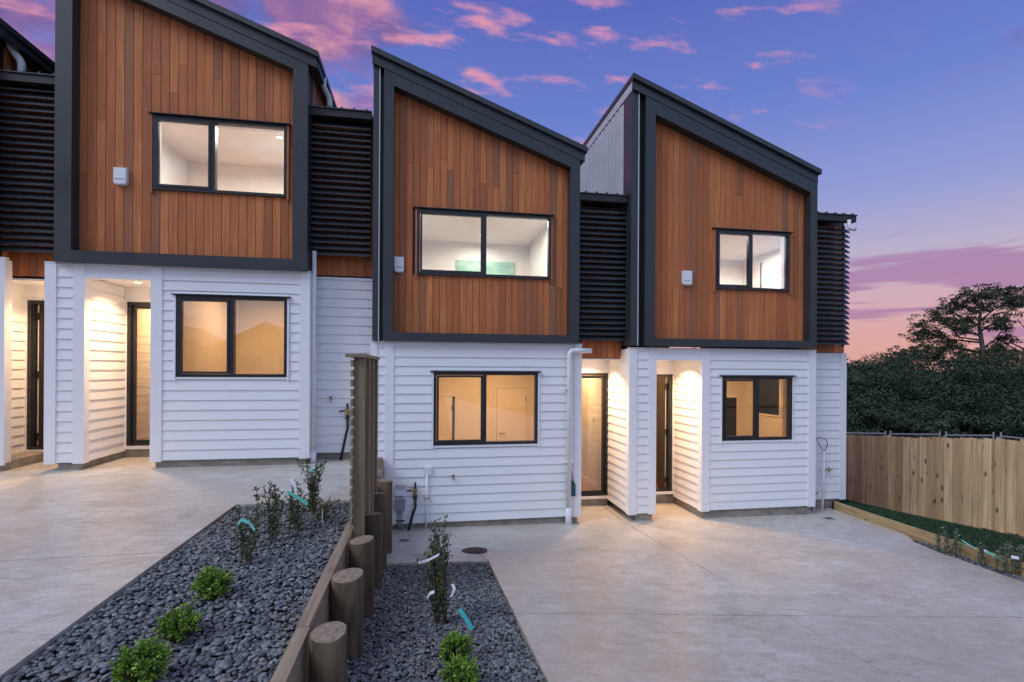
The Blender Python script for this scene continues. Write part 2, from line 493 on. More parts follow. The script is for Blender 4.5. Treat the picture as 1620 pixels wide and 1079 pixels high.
up = lambda x, y: ZUP
sheet('driveway', -16, -2.05, -3.5, 4.55 - G, up, 'concrete')
sheet('driveway', -16, -2.05, 4.55 + G, 9.9, up, 'concrete')
sheet('driveway', -2.05, -.715, 6.0, 9.9, up, 'concrete')
low_l = lambda y: .78 + max(0, min(1, (y - 6.1) / 2.2)) * -.46
sheet('driveway', lambda y: .78 if y < 6.1 else low_l(y) + G, 3.42 - G, -3.5, 4.3 - G, zlow, 'concrete')
sheet('driveway', lambda y: .78 if y < 6.1 else low_l(y) + G, 3.42 - G, 4.3 + G, 9.9, zlow, 'concrete', .15)
sheet('driveway', 3.42 + G, 7.6, -3.5, 4.3 - G, zlow, 'concrete')
sheet('driveway', 3.42 + G, lambda y: 7.6 if y < 6.7 else 7.6 + .28 * min(1, (y - 6.7) / .35), 4.3 + G, 9.9, zlow, 'concrete', .3)
sheet('driveway', -.63, lambda y: low_l(y) - G, 6.08, 9.9, zlow, 'concrete')
sheet('road', -40, 40, -17, -3.55, lambda x, y: -1.62, 'ground', 3., .1)
# bed soil, joint filler, lawn
sheet('ground', -2.05, -.71, -3.5, 6.0, lambda x, y: ZUP - .075, 'soil', .6, .03)
sheet('ground', -.63, .78, -3.5, 6.08, lambda x, y: zlow(x, y) - .075, 'soil', .4, .03)
sheet('ground', 7.61, 7.9, -3.5, 6.95, lambda x, y: zlow(7.6, y) - .06, 'soil', .6, .03)
sheet('ground', -.7, 7.7, -3.6, 9.95, lambda x, y: zlow(x, y) - .16, 'slot', .8, .02)
sheet('ground', -16, -.75, -3.6, 9.95, lambda x, y: ZUP - .16, 'slot', .8, .02)
sheet('lawn', 7.96, 11.6, -3.5, 22, zlawn, 'lawn', .5, .3)
sheet('ground', 11.6, 24, -3.5, 40, lambda x, y: zlawn(11.6, y) - (x - 11.6) * .05, 'ground', 1.5, .3)


# ------------------------------------------------------------------ board helpers
def weather_mesh():
    p = [(-.026, 0.), (-.009, .152), (.012, .152), (.012, .010), (-.006, .010)]          # (y, z)
    m = MB().prism([(0, y, z) for y, z in p], (1, 0, 0))
    me = m.mesh('weatherboard'); me.materials.append(MT['paint']); return me


WB = weather_mesh(); PITCH = .15


def boards(house, face, at, a0, a1, zb, zt, holes=()):
    """weatherboards on one wall face: face 'f' (looks to -Y), 'r' (+X), 'l' (-X); holes (a0,a1,z0,z1)"""
    org = base_of(house)

    def one(u0_, u1_, z0, z1):
        if u1_ - u0_ < .015 or z1 - z0 < .02: return
        if face == 'f': loc, rz = (u0_, at, z0), 0
        elif face == 'r': loc, rz = (at, u0_, z0), math.pi / 2
        else: loc, rz = (at, u1_, z0), -math.pi / 2
        put('weatherboard', WB, None, house, Vector(loc) - org, rz, (u1_ - u0_, 1, (z1 - z0) / .15))
    z = zb
    while z < zt - .01:
        zn = min(z + PITCH, zt)
        segs = [(a0, a1)]
        for h0, h1, hz0, hz1 in holes:
            if hz1 <= z + .004 or hz0 >= zn - .004: continue
            new = []
            for s0, s1 in segs:
                if h0 > s0: new.append((s0, min(s1, h0)))
                if h1 < s1: new.append((max(s0, h1), s1))
            segs = new
            if hz0 > z + .02: one(h0, h1, z, hz0)
            if hz1 < zn - .02: one(h0, h1, hz1, zn)
        for s0, s1 in segs: one(s0, s1, z, zn)
        z = zn


def cedar(house, y, x0, x1, zlo, zhi, pitch=.122, holes=(), split=.45, gap=.0045, th_=.018, axis='x'):
    """vertical cedar boards; zlo/zhi functions of position; axis 'x' runs along X at Y=y, 'y' runs along Y at X=y facing +X"""
    n = max(1, round((x1 - x0) / pitch)); p = (x1 - x0) / n
    for i in range(n):
        a = x0 + i * p + gap / 2; b = x0 + (i + 1) * p - gap / 2
        spans = [(None, None)]
        iv = [(zlo((a + b) / 2), None)]
        mid = (a + b) / 2
        cuts = []
        for h0, h1, z0, z1 in holes:
            if h0 < mid < h1: cuts.append((z0, z1))
        lo = zlo(mid)
        parts = []
        cur = lo
        for z0, z1 in sorted(cuts): parts.append((cur, z0, False)); cur = z1
        parts.append((cur, None, True))
        for s, e, top in parts:
            ta = zhi(a) if top else e; tb = zhi(b) if top else e
            L = min(ta, tb) - s
            pieces = [(s, None)]
            if L > 1.1 and random.random() < split:
                c = s + L * random.uniform(.2, .8); pieces = [(s, c - .002), (c + .002, None)]
            for q0, q1 in pieces:
                za, zb_ = (ta, tb) if q1 is None else (q1, q1)
                c = .004; o = random.uniform(-.0015, .0015)
                m = MB()
                if axis == 'x':
                    yf = y - th_ + o
                    prof = [(a, y), (a, yf + c), (a + c, yf), (b - c, yf), (b, yf + c), (b, y)]
                    zt = lambda x: za + (zb_ - za) * (x - a) / (b - a)
                    vs = [(px, py, q0) for px, py in prof] + [(px, py, zt(px)) for px, py in prof]
                else:
                    xf = y + th_ + o
                    prof = [(a, y), (a, xf - c), (a + c, xf), (b - c, xf), (b, xf - c), (b, y)]
                    vs = [(px, py, q0) for py, px in prof] + [(px, py, za) for py, px in prof]
                    vs = [(p_[0], p_[1], p_[2]) for p_ in vs]
                fs = [tuple(range(5, -1, -1)), tuple(range(6, 12))] + [(k, (k + 1) % 6, 6 + (k + 1) % 6, 6 + k) for k in range(6)]
                m.add(vs, fs).build('cedar_board', 'cedar', house)


def lining(name, material, house, y0, y1, x0, x1, z0, z1, holes):
    """a wall slab with rectangular holes, built from butted boxes"""
    m = MB()
    xs = sorted({x0, x1, *[h[0] for h in holes], *[h[1] for h in holes]})
    for a, b in zip(xs[:-1], xs[1:]):
        mid = (a + b) / 2; cur = z0
        for h in sorted((h for h in holes if h[0] < mid < h[1]), key=lambda h: h[2]):
            if h[2] > cur: m.box(a, b, y0, y1, cur, h[2])
            cur = h[3]
        if cur < z1: m.box(a, b, y0, y1, cur, z1)
    return m.build(name, material, house)


def window(house, x0, x1, z0, z1, yf, mull, sash='left', white=True, fixing=None):
    """black two-light window: frame > sash, pane, head flashing, trim"""
    fwid, fd = .045, .10
    mb = MB()
    mb.box(x0, x1, yf, yf + fd, z1 - fwid, z1).box(x0, x1, yf, yf + fd, z0, z0 + fwid)
    mb.box(x0, x0 + fwid, yf, yf + fd, z0 + fwid, z1 - fwid).box(x1 - fwid, x1, yf, yf + fd, z0 + fwid, z1 - fwid)
    mb.box(mull - .028, mull + .028, yf, yf + fd, z0 + fwid, z1 - fwid)
    fr = mb.build('window', 'black', house)
    # opening sash
    a, b = (x0 + fwid, mull - .028) if sash == 'left' else (mull + .028, x1 - fwid)
    c, d = z0 + fwid, z1 - fwid; s = .038; e = .004
    sm = MB()
    sm.box(a + e, b - e, yf - .012, yf + .04, d - s, d - e).box(a + e, b - e, yf - .012, yf + .04, c + e, c + s)
    sm.box(a + e, a + s, yf - .012, yf + .04, c + s, d - s).box(b - s, b - e, yf - .012, yf + .04, c + s, d - s)
    sm.build('sash', 'black', fr)
    box('pane', 'glass', fr, a + s, b - s, yf + .018, yf + .024, c + s, d - s)
    a2, b2 = (mull + .028, x1 - fwid) if sash == 'left' else (x0 + fwid, mull - .028)
    box('pane', 'glass', fr, a2, b2, yf + .030, yf + .036, c, d)
    # head flashing
    MB().prism([(x0 - .05, yf - .045, z1 + .004), (x0 - .05, yf - .045, z1 + .018), (x0 - .05, yf + .05, z1 + .034), (x0 - .05, yf + .05, z1 + .004)],
               (x1 - x0 + .1, 0, 0)).build('head_flashing', 'black', fr)
    # side scribers and the bottom trim
    mt = 'trim' if white else 'cedar'
    box('trim', mt, fr, x0 - .028, x0 - .002, yf - .006, yf + .05, z0 - .06, z1 + .002)
    box('trim', mt, fr, x1 + .002, x1 + .028, yf - .006, yf + .05, z0 - .06, z1 + .002)
    if white: box('trim', mt, fr, x0 - .002, x1 + .002, yf + .004, yf + .05, z0 - .038, z0 - .002)
    # plaster reveal inside
    rv = MB(); y1 = yf + fd + .002; y2 = yf + .24
    rv.box(x0, x0 + .012, y1, y2, z0, z1).box(x1 - .012, x1, y1, y2, z0, z1).box(x0 + .012, x1 - .012, y1, y2, z1 - .012, z1).box(x0 + .012, x1 - .012, y1, y2, z0, z0 + .012)
    rv.build('reveal', 'trim', fr)
    return fr


def area(name, loc, size, power, col, rot=(0, 0, 0), spread=180):
    l = bpy.data.lights.new(name, 'AREA'); l.shape = 'DISK'; l.size = size; l.energy = power; l.color = col
    l.spread = R(spread)
    o = bpy.data.objects.new(name, l); COL.objects.link(o); o.location = loc; o.rotation_euler = rot
    return o


def downlight(house, x, y, z, power, col, lamp='lamp', r=.05, size=.09, spread=170):
    """recessed light: bezel ring and glowing face, with its lamp just under the face"""
    m = MB(); n = 20
    ring = [[(x + q * math.cos(2 * math.pi * k / n), y + q * math.sin(2 * math.pi * k / n), z + h) for k in range(n)] for q, h in ((r, -.003), (r + .005, -.010), (r + .016, -.009), (r + .018, .0))]
    vs = [p for g_ in ring for p in g_]
    m.add(vs, [(i * n + k, i * n + (k + 1) % n, (i + 1) * n + (k + 1) % n, (i + 1) * n + k) for i in range(3) for k in range(n)])
    d = m.build('downlight', 'trim', house)
    MB().disc((x, y), r, z - .005, z - .003).build('lamp_face', lamp, d)
    area('downlight_lamp', (x, y, z - .012), size, power, col, spread=spread)


def room(house, x0, x1, y0, y1, z0, z1, power, col, lx, ly, cool=False, floor='floor', faces='lrbfc', size=.16):
    t = .04
    if 'b' in faces: box('room_wall', 'wall', house, x0 - t, x1 + t, y1, y1 + t, z0, z1)
    if 'l' in faces: box('room_wall', 'wall', house, x0 - t, x0, y0, y1, z0, z1)
    if 'r' in faces: box('room_wall', 'wall', house, x1, x1 + t, y0, y1, z0, z1)
    box('room_floor', floor, house, x0 - t, x1 + t, y0, y1 + t, z0 - t, z0)
    box('room_ceiling', 'wall', house, x0 - t, x1 + t, y0, y1 + t, z1, z1 + t)
    # skirting
    sk = MB()
    sk.box(x0, x1, y1 - .014, y1, z0, z0 + .09).box(x0, x0 + .014, y0, y1 - .014, z0, z0 + .09).box(x1 - .014, x1, y0, y1 - .014, z0, z0 + .09)
    sk.build('skirting', 'idoor', house)
    if power:
        downlight(house, lx, ly, z1, power, col, 'lampc' if cool else 'lamp', r=.05, size=size)


def leaf_door(house, x0, x1, y, z0, z1, handle=None, hinge=None):
    d = box('interior_door', 'idoor', house, x0, x1, y - .035, y, z0, z1)
    fr = MB(); g = .006; w_ = .06
    fr.box(x0 - g - w_, x0 - g, y - .018, y, z0, z1 + g + w_).box(x1 + g, x1 + g + w_, y - .018, y, z0, z1 + g + w_).box(x0 - g, x1 + g, y - .018, y, z1 + g, z1 + g + w_)
    fr.build('architrave', 'idoor', d)
    gp = MB().box(x0 - .007, x0 - .0005, y - .012, y - .004, z0, z1).box(x1 + .0005, x1 + .007, y - .012, y - .004, z0, z1).box(x0 - .007, x1 + .007, y - .012, y - .004, z1 + .0005, z1 + .007)
    gp.build('door_shadow_gap', 'void', d)
    if handle:
        MB().tube([(handle, y - .035, z0 + 1.0), (handle, y - .085, z0 + 1.0)], .012, 8).tube([(handle, y - .08, z0 + 1.0), (handle + .11, y - .08, z0 + 1.0)], .009, 8).build('door_handle', 'hose', d)
    if hinge:
        m = MB()
        for hz in (z0 + .25, z1 - .25): m.box(hinge - .012, hinge + .012, y - .045, y - .03, hz - .05, hz + .05)
        m.build('hinge', 'grey', d)


def front_door(house, x0, x1, y, z0, z1, mode, hand):
    """entrance: black frame; mode 'glazed' (closed glass leaf) or 'open' (dark leaf swung inward on jamb 'hand')"""
    fw_ = .05
    m = MB()
    m.box(x0, x0 + fw_, y, y + .12, z0, z1).box(x1 - fw_, x1, y, y + .12, z0, z1).box(x0 + fw_, x1 - fw_, y, y + .12, z1 - fw_, z1).box(x0 + fw_, x1 - fw_, y, y + .12, z0, z0 + .035)
    d = m.build('door', 'black', house)
    box('sill', 'trim', d, x0 - .01, x1 + .01, y - .03, y + .12, z0 - .05, z0 - .002)
    tr = MB(); tr.box(x0 - .03, x0 - .002, y - .02, y + .03, z0 - .05, z1 + .03).box(x1 + .002, x1 + .03, y - .02, y + .03, z0 - .05, z1 + .03).box(x0 - .002, x1 + .002, y - .02, y + .03, z1 + .002, z1 + .03)
    tr.build('trim', 'trim', d)
    a, b, c, e = x0 + fw_ + .004, x1 - fw_ - .004, z0 + .04, z1 - fw_ - .004
    if mode == 'glazed':
        s = .05; q = MB()
        q.box(a, b, y + .05, y + .09, e - s, e).box(a, b, y + .05, y + .09, c, c + s).box(a, a + s, y + .05, y + .09, c + s, e - s).box(b - s, b, y + .05, y + .09, c + s, e - s)
        q.build('door_leaf', 'black', d)
        box('pane', 'glass', d, a + s, b - s, y + .068, y + .074, c + s, e - s)
    else:
        L = b - a
        xx = b - .045 if hand == 'right' else a + .005
        box('door_leaf', 'brown', d, xx, xx + .04, y + .125, y + .125 + L, c, e)
        fx = xx - .006 if hand == 'right' else xx + .04
        box('door_seal', 'tagw', d, xx + .012, xx + .022, y + .119, y + .1245, c + .02, e - .02)
        k = MB()
        for hz in (z0 + .2, (z0 + z1) / 2, z1 - .25): k.box(xx + .005, xx + .035, y + .095, y + .118, hz - .06, hz + .06)
        k.build('hinge', 'black', d)
        box('lock', 'steel', d, fx - .001, fx + .007, y + L, y + L + .05, c + .95, c + 1.15)
    return d


def louvres(house, x0, x1, y, z0, z1, pitch=.098):
    """a screen of tilted dark blades on end posts"""
    n = int((z1 - z0) / pitch)
    prof = [(-.055, 0.), (-.055, .022), (.03, .098), (.03, .080)]     # (y,z): lip low at the front
    me = MB().prism([(0, a, b) for a, b in prof], (1, 0, 0)).mesh('louvre_blade'); me.materials.append(MT['metal'])
    org = base_of(house)
    for i in range(n):
        put('louvre_blade', me, None, house, Vector((x0, y, z0 + .03 + i * pitch)) - org, 0, (x1 - x0, 1, 1))
    m = MB()
    for px in (x0 + .03, x1 - .06): m.box(px, px + .04, y + .037, y + .077, z0, z1)
    m.build('louvre_post', 'metal', house)


def pipe(name, material, parent, path, r, n=12):
    return MB().tube(path, r, n).build(name, material, parent, smooth=True)


def bend(path, r=.06, k=4):
    """round the corners of a polyline"""
    P = [Vector(p) for p in path]; out = [P[0]]
    for a, b, c in zip(P[:-2], P[1:-1], P[2:]):
        u = (a - b).normalized() * min(r, (a - b).length * .45); v = (c - b).normalized() * min(r, (c - b).length * .45)
        for i in range(k + 1):
            t = i / k; out.append((b + u) * (1 - t) ** 2 + b * 2 * t * (1 - t) + (b + v) * t ** 2)
    out.append(P[-1]); return out


# ------------------------------------------------------------------ the upper storey of a house
def upper(house, p):
    """steel surround, cedar face, roof, fascia; p: numbers for this house"""
    rl, rr = p['roof']                      # (x,z) of the roof's two upper front corners
    sl = (rr[1] - rl[1]) / (rr[0] - rl[0])
    top = lambda x: rl[1] + sl * (x - rl[0])
    oxl, oxr, zb = p['ring']; ixl, ixr, izb = p['inner']
    itop = lambda x: p['it'][0] + sl * (x - ixl)
    yF = 8.2
    # roof sheet and fascia
    MB().xz([(rl[0], top(rl[0]) - .085), (rr[0], top(rr[0]) - .085), (rr[0], top(rr[0])), (rl[0], top(rl[0]))], 8.135, 14.2).build('roof', 'metal', house)
    x0, x1 = rl[0] + .012, rr[0] - .03
    fz = lambda x: top(x) - .088
    f = MB().xz([(x0, fz(x0) - .15), (x1, fz(x1) - .15), (x1, fz(x1)), (x0, fz(x0))], 8.19, 8.23)
    f.build('fascia', 'metal', house)
    box('fascia', 'clad', house, x0, x0 + .03, 8.232, 14.1, fz(x0) - .16, fz(x0) - .012)
    box('gutter', 'metal', house, x1 - .08, x1 + .01, 8.232, 14.1, fz(x1) - .12, fz(x1) - .004)
    # eaves lining under the sheet
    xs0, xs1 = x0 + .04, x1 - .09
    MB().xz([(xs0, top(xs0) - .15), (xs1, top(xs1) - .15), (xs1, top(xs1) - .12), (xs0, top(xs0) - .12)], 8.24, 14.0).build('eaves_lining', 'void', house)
    # surround, mitred members
    T = lambda x: fz(x) - .1505
    ya, yb = yF, 8.372
    MB().xz([(oxl, T(oxl)), (oxl, zb), (ixl, izb), (ixl, itop(ixl))], ya, yb).build('surround', 'metal', house)
    MB().xz([(oxr, zb), (oxr, T(oxr)), (ixr, itop(ixr)), (ixr, izb)], ya, yb).build('surround', 'metal', house)
    MB().xz([(oxl, zb), (oxr, zb), (ixr, izb), (ixl, izb)], ya, yb).build('surround', 'metal', house)
    MB().xz([(ixl, itop(ixl)), (ixr, itop(ixr)), (oxr, T(oxr)), (oxl, T(oxl))], ya, yb).build('surround', 'metal', house)
    # corner flashing beside the surround, with a dark groove
    s0, s1 = p['strip']
    if s1 > s0:
        MB().xz([(s0, zb), (s1, zb), (s1, T(s1)), (s0, T(s0))], 8.24, 8.6).build('corner_flashing', 'metal', house)
        MB().xz([(s1 + .002, zb), (s1 + .016, zb), (s1 + .016, T(s1)), (s1 + .002, T(s1))], 8.225, 8.6).build('flashing_edge', 'clad', house)
        MB().xz([(s1 + .018, zb + .004), (oxl - .003, zb + .004), (oxl - .003, T(oxl)), (s1 + .018, T(s1))], 8.33, 8.6).build('groove_lining', 'void', house)
    # cedar
    wx0, wx1, wz0, wz1, mu = p['upwin']
    hole = (wx0 - .03, wx1 + .03, wz0 - .0, wz1 + .03)
    cedar(house, 8.40, ixl - .03, ixr + .03, lambda x: izb - .02, lambda x: min(itop(x) + .03, T(x)), p.get('cp', .122), [hole])
    lining('wall_lining', 'void', house, 8.402, 8.56, oxl, oxr, zb, p['ceil'] + .1, [(wx0, wx1, wz0, wz1)])
    MB().xz([(oxl, p['ceil'] + .1), (oxr, p['ceil'] + .1), (oxr, max(p['ceil'] + .101, T(oxr))), (oxl, T(oxl))], 8.402, 8.56).build('wall_lining', 'void', house)
    window(house, wx0, wx1, wz0, wz1, 8.345, mu, white=False)
    # side and rear walls behind
    lx = s0 if s1 > s0 else oxl
    box('side_wall', 'void', house, lx + .02, lx + .08, 8.602, 13.9, p['zside'], T(lx) + .05)
    box('rear_wall', 'void', house, lx + .02, oxr, 13.9, 14.0, p['zground'], T(oxr))
    box('side_wall', 'void', house, oxr - .08, oxr - .02, 8.602, 13.9, p.get('zr', p['zside']), T(oxr))
    # standing seam pans on the high side
    pan = MB().prism([(0, 0, 0), (-.004, .140, 0), (-.03, .142, 0), (-.03, .152, 0), (0, .154, 0), (.012, .154, 0), (.012, 0, 0)], (0, 0, 1)).mesh('cladding_panel')
    pan.materials.append(MT['clad'])
    org = base_of(house)
    zc0 = p['zclad']; zc1 = fz(x0) - .20
    if p.get('pans', True):
        for i in range(26):
            put('cladding_panel', pan, None, house, Vector((lx, 8.605 + i * .19, zc0)) - org, 0, (1, 1, zc1 - zc0))
    # boarded low side above the connector roof
    cedar(house, oxr - .02, 8.42, 10.4, lambda x: p.get('zr', zb) + .02, lambda x: T(oxr) - .02, .13, axis='y', split=0)
    return top, T


def connector(house, x0, x1, zl0, zl1, zc0, ztop, zs=None, base=None, right_open=False, lx0=None):
    """recessed link wall with cedar and a louvre screen; zl: louvre range, zc0: bottom of cedar, ztop: gutter top"""
    box('link_wall', 'void', house, x0, x1, 8.72, 8.80, zc0, ztop + .035)
    cedar(house, 8.718, x0 + .004, x1 - .004, lambda x: zc0 + .01, lambda x: ztop - .12, .125, split=.2)
    louvres(house, lx0 if lx0 is not None else x0 + .01, x1 + (-.13 if right_open else -.03), 8.50, zl0, zl1)
    g = MB().box(x0, x1 + (-.07 if right_open else -.004), 8.36, 8.48, ztop - .12, ztop - .012)
    g.build('gutter', 'void', house)
    MB().prism([(x0, 8.34, ztop - .006), (x0, 8.34, ztop + .012), (x0, 13.5, ztop + .30), (x0, 13.5, ztop + .28)], (x1 - x0 + (-.06 if right_open else -.004), 0, 0)).build('link_roof', 'metal', house)
    rb = MB()
    k = x0 + .08
    while k < x1 + (-.1 if right_open else -.05): rb.box(k, k + .03, 8.345, 8.6, ztop + .008, ztop + .035); k += .19
    rb.build('roof_rib', 'metal', house)


WARM = (1., .52, .21)
PORCH = (1., .63, .35)
COOL = (1., .90, .80)


def house_a(label, xw0, xw1, zoff, p, gw, door, room_r, wp, wc):
    """pier, entrance porch, windowed front"""
    zb, zt = -2.53 + zoff, .36 + zoff
    h = empty('townhouse', (xw0, W, zb - .14), label, 'townhouse', 'row of matching townhouses')
    p1 = xw0 + .46; q = p1 + .92
    zg = zb - .35
    b = .03
    # foundations
    box('foundation', 'found', h, xw0 + b + .1, p1 - b, W + .02, 9.45, zg, zb + .02)
    box('foundation', 'found', h, q + b, xw1 - b, W + .02, 8.9, zg, zb + .02)
    box('foundation', 'found', h, q + b, xw1 - b, 8.902, 9.6, zg, zb + .02)
    box('foundation', 'found', h, p1 - b + .002, q + b - .002, 9.36, 9.45, zg, door[2] - .052)
    # pier: front, right return, left return
    boards(h, 'f', W, xw0 + .12, p1 - .12, zb, zt)
    boards(h, 'r', p1, W + .03, 9.33, zb, zt - .16)
    boards(h, 'l', xw0, W + .03, 9.33, zb, zt)
    boards(h, 'l', q, W + .03, 9.33, zb, zt - .16)
    boards(h, 'f', 9.33, p1, q, door[3] + .03, zt - .12)
    box('wall_lining', 'void', h, xw0 + .014, p1 - .014, W + .014, 9.32, zb, zt)
    head = .16 + zoff
    boards(h, 'f', W, p1 - .01, q + .01, head + .05, zt)
    box('door_head', 'trim', h, p1 + .001, q - .001, W - .03, W + .06, head, head + .05)
    box('soffit', 'trim', h, p1 + .013, q - .013, W + .062, 9.32, head + .03, head + .06)
    downlight(h, (p1 + q) / 2 + .04, 8.74, head + .03, wp, PORCH, spread=128)
    boards(h, 'f', W, q + .13, xw1 - .13, zb, zt, [(gw[0] - .03, gw[1] + .03, gw[2] - .04, gw[3] + .03)])
    lining('wall_lining', 'wall', h, W + .014, W + .16, q + .014, xw1 - .014, zb, zt, [(gw[0], gw[1], gw[2], gw[3])])
    boards(h, 'r', xw1, W + .03, 8.70, zb, zt)
    # corner boards
    for a, c in ((xw0 - .025, xw0 + .12), (p1 - .12, p1 + .025), (q - .025, q + .13), (xw1 - .13, xw1 + .025)):
        box('corner_board', 'trim', h, a, c, W - .034, W - .002, zb - .02, zt)
    for xx, s in ((xw0, -1), (p1, 1), (q, -1), (xw1, 1)):
        a, c = (xx + .026, xx + .002) if s > 0 else (xx - .002, xx - .026)
        box('corner_board', 'trim', h, min(a, c), max(a, c), W - .001, W + .09, zb - .02, zt if xx in (xw0, xw1) else head)
    box('cap_flashing', 'trim', h, xw0 - .03, xw1 + .03, W - .04, W + .05, zt + .004, zt + .02)
    window(h, *gw[:4], W - .035, gw[4])
    d = front_door(h, door[0], door[1], 9.35, door[2], door[3], *door[4:])
    # ground room
    rx0, rx1, ry1 = room_r
    ys = W + .16 if not p.get('bay') else 8.86
    if p.get('bay'):
        bx = p['bay']
        box('room_wall', 'wall', h, bx, bx + .04, W + .162, ys - .002, zb + .06, zt - .03)
        box('room_wall', 'wall', h, rx0 - .04, rx0, W + .162, ys - .002, zb + .06, zt - .03)
        box('room_floor', 'floor', h, rx0 - .04, bx + .04, W + .162, ys - .002, zb + .02, zb + .06)
        box('room_ceiling', 'wall', h, rx0 - .04, bx + .04, W + .162, ys - .002, zt - .03, zt + .01)
    room(h, rx0, rx1, ys, ry1, zb + .06, zt - .03, *wc)
    # hall behind the door
    room(h, p1 - .02, q + .05, 9.47, 13.2, zb + .06, zt - .1, p['hall'], WARM, (p1 + q) / 2, 10.4)
    return h, zb, zt


# ---- house with the blue sky at its left: second from the left in the row
dzu = 1.115
h1, zb1, zt1 = house_a('highest townhouse with a bright glazed porch door, left of the timber screen',
                       -5.38, -1.80, dzu,
                       dict(hall=34), (-3.68, -2.11, -.165, 1.06, -2.905), (-4.885, -4.04, -1.34, 1.06, 'glazed', 'left'),
                       (-3.78, -1.95, 11.2), 33., (34., WARM, -2.9, 9.9))
P1 = dict(roof=((-5.30, 6.206), (-1.64, 4.852)), ring=(-5.165, -1.80, 1.485), inner=(-5.015, -2.02, 1.655), it=(5.69,),
          strip=(-5.255, -5.18), upwin=(-4.035, -2.14, 2.645, 3.765, -3.20), ceil=4.35, zside=1.6, zground=-2, zclad=3.2, cp=.121, pans=False)
upper(h1, P1)
room(h1, -4.95, -2.0, 8.58, 11.6, 1.9, 4.30, 76., COOL, -2.71, 10.04, True)
downlight(h1, -4.1, 9.5, 4.30, 66., COOL, 'lampc')  # extra downlight out of view, added to brighten the upper room
connector(h1, -1.80, -.86, 1.76, 3.97, 1.50, 4.10, lx0=-1.83)
boards(h1, 'f', 8.70, -1.79, -.70, zb1, 1.48)
box('link_lining', 'void', h1, -1.79, -.70, 8.715, 8.80, zb1, 1.49)
box('foundation', 'found', h1, -1.77, -.70, 8.73, 8.9, -1.9, zb1 + .01)
pipe('downpipe', 'pvc', h1, [(-1.745, 8.44, 1.84), (-1.745, 8.44, ZUP + .18)], .036)
pipe('downpipe_socket', 'pvc', h1, [(-1.745, 8.44, ZUP + .20), (-1.745, 8.44, ZUP - .02)], .048)
for zz in (1.15, .0): box('pipe_clip', 'pvc', h1, -1.80, -1.69, 8.40, 8.48, zz, zz + .02)
pipe('downpipe', 'pvc', h1, bend([(-1.68, 8.74, 4.80), (-1.68, 8.74, 4.64), (-1.60, 8.85, 4.50), (-1.60, 8.85, 4.13)]), .045)

# ---- middle house, no porch in front: its door is under the link
def house_b(label, xw0, xw1, zoff, p, gw, door, xlink, room_r, wc, wp, pier=True, xside=None):
    zb, zt = -2.53 + zoff, .40 + zoff
    h = empty('townhouse', (xw0, W, zb - .14), label, 'townhouse', 'row of matching townhouses')
    xs = xw1 if xside is None else xside
    zg = zb - .35
    box('foundation', 'found', h, xw0 + .03, xw1 - .03, W + .02, 9.4, zg, zb + .02)
    box('foundation', 'found', h, xw1 - .028, xlink, 9.36, 9.45, zg, door[2] - .052)
    left = xw0 + (.37 if pier else .12)
    if pier:
        boards(h, 'f', W, xw0 + .11, xw0 + .235, zb, zt)
    boards(h, 'f', W, left, xw1 - .11, zb, zt, [(gw[0] - .03, gw[1] + .03, gw[2] - .04, gw[3] + .03)])
    lining('wall_lining', 'wall', h, W + .014, W + .16, xw0, xw1 - .014, zb, zt, [(gw[0], gw[1], gw[2], gw[3])])
    boards(h, 'r', xs, W + .03, 9.33, zb, zt)
    boards(h, 'f', 9.33, xs, xlink, door[3] + .03, zt - .1)
    cbs = [(xw0, xw0 + .11), (xw1 - .11, xw1 + .025)]
    if pier: cbs.append((xw0 + .235, xw0 + .37))
    for a, c in cbs: box('corner_board', 'trim', h, a, c, W - .034, W - .002, zb - .02, zt)
    box('corner_board', 'trim', h, xs + .002, xs + .026, W - .001, W + .09, zb - .02, zt)
    box('cap_flashing', 'trim', h, xw0 - .0, xw1 + .03, W - .04, W + .05, zt + .004, zt + .02)
    window(h, *gw[:4], W - .035, gw[4])
    front_door(h, door[0], door[1], 9.35, door[2], door[3], *door[4:])
    so = .18 + zoff
    box('soffit', 'trim', h, xs + .013, xlink - .026, 8.735, 9.32, so - .02, so + .01)
    downlight(h, (xs + xlink) / 2 + p.get('dlx', 0), 9.0, so - .02, wp, PORCH, spread=128)
    rx0, rx1, ry1 = room_r
    room(h, rx0, rx1, W + .16, ry1, zb + .06, zt - .03, *wc)
    room(h, max(xs + .04, door[0] - .05), xlink - .06, 9.47, 13.2, zb + .06, zt - .1, p['hall'], WARM, (door[0] + door[1]) / 2, 10.4)
    return h, zb, zt


h2, zb2, zt2 = house_b('middle townhouse with a white downpipe across its front and no front porch',
                       -.86, 2.63, 0., dict(hall=34), (.146, 1.884, -1.275, -.078, .985), (2.80, 3.53, -2.48, -.09, 'glazed', 'right'),
                       3.53, (-.6, 2.5, 11.2), (58., WARM, 1.2, 9.7), 33.)
P2 = dict(roof=((-.854, 5.04), (2.684, 3.729)), ring=(-.66, 2.575, .425), inner=(-.505, 2.405, .556), it=(4.475,),
          strip=(-.825, -.735), upwin=(-.135, 2.112, 1.515, 2.59, .975), ceil=2.85, zside=.5, zground=-3, zclad=1.5, cp=.112)
upper(h2, P2)
room(h2, -.45, 2.35, 8.58, 11.3, .8, 2.80, 28., COOL, 1.186, 10.57, True)
downlight(h2, 1.75, 9.2, 2.80, 40., COOL, 'lampc')  # added unseen downlight, spreads light over the upper room
downlight(h2, .2, 9.2, 2.80, 34., COOL, 'lampc')  # another added downlight, unseen, lifts the ceiling brightness
connector(h2, 2.64, 3.54, .46, 2.90, .18, 3.03, lx0=2.66)
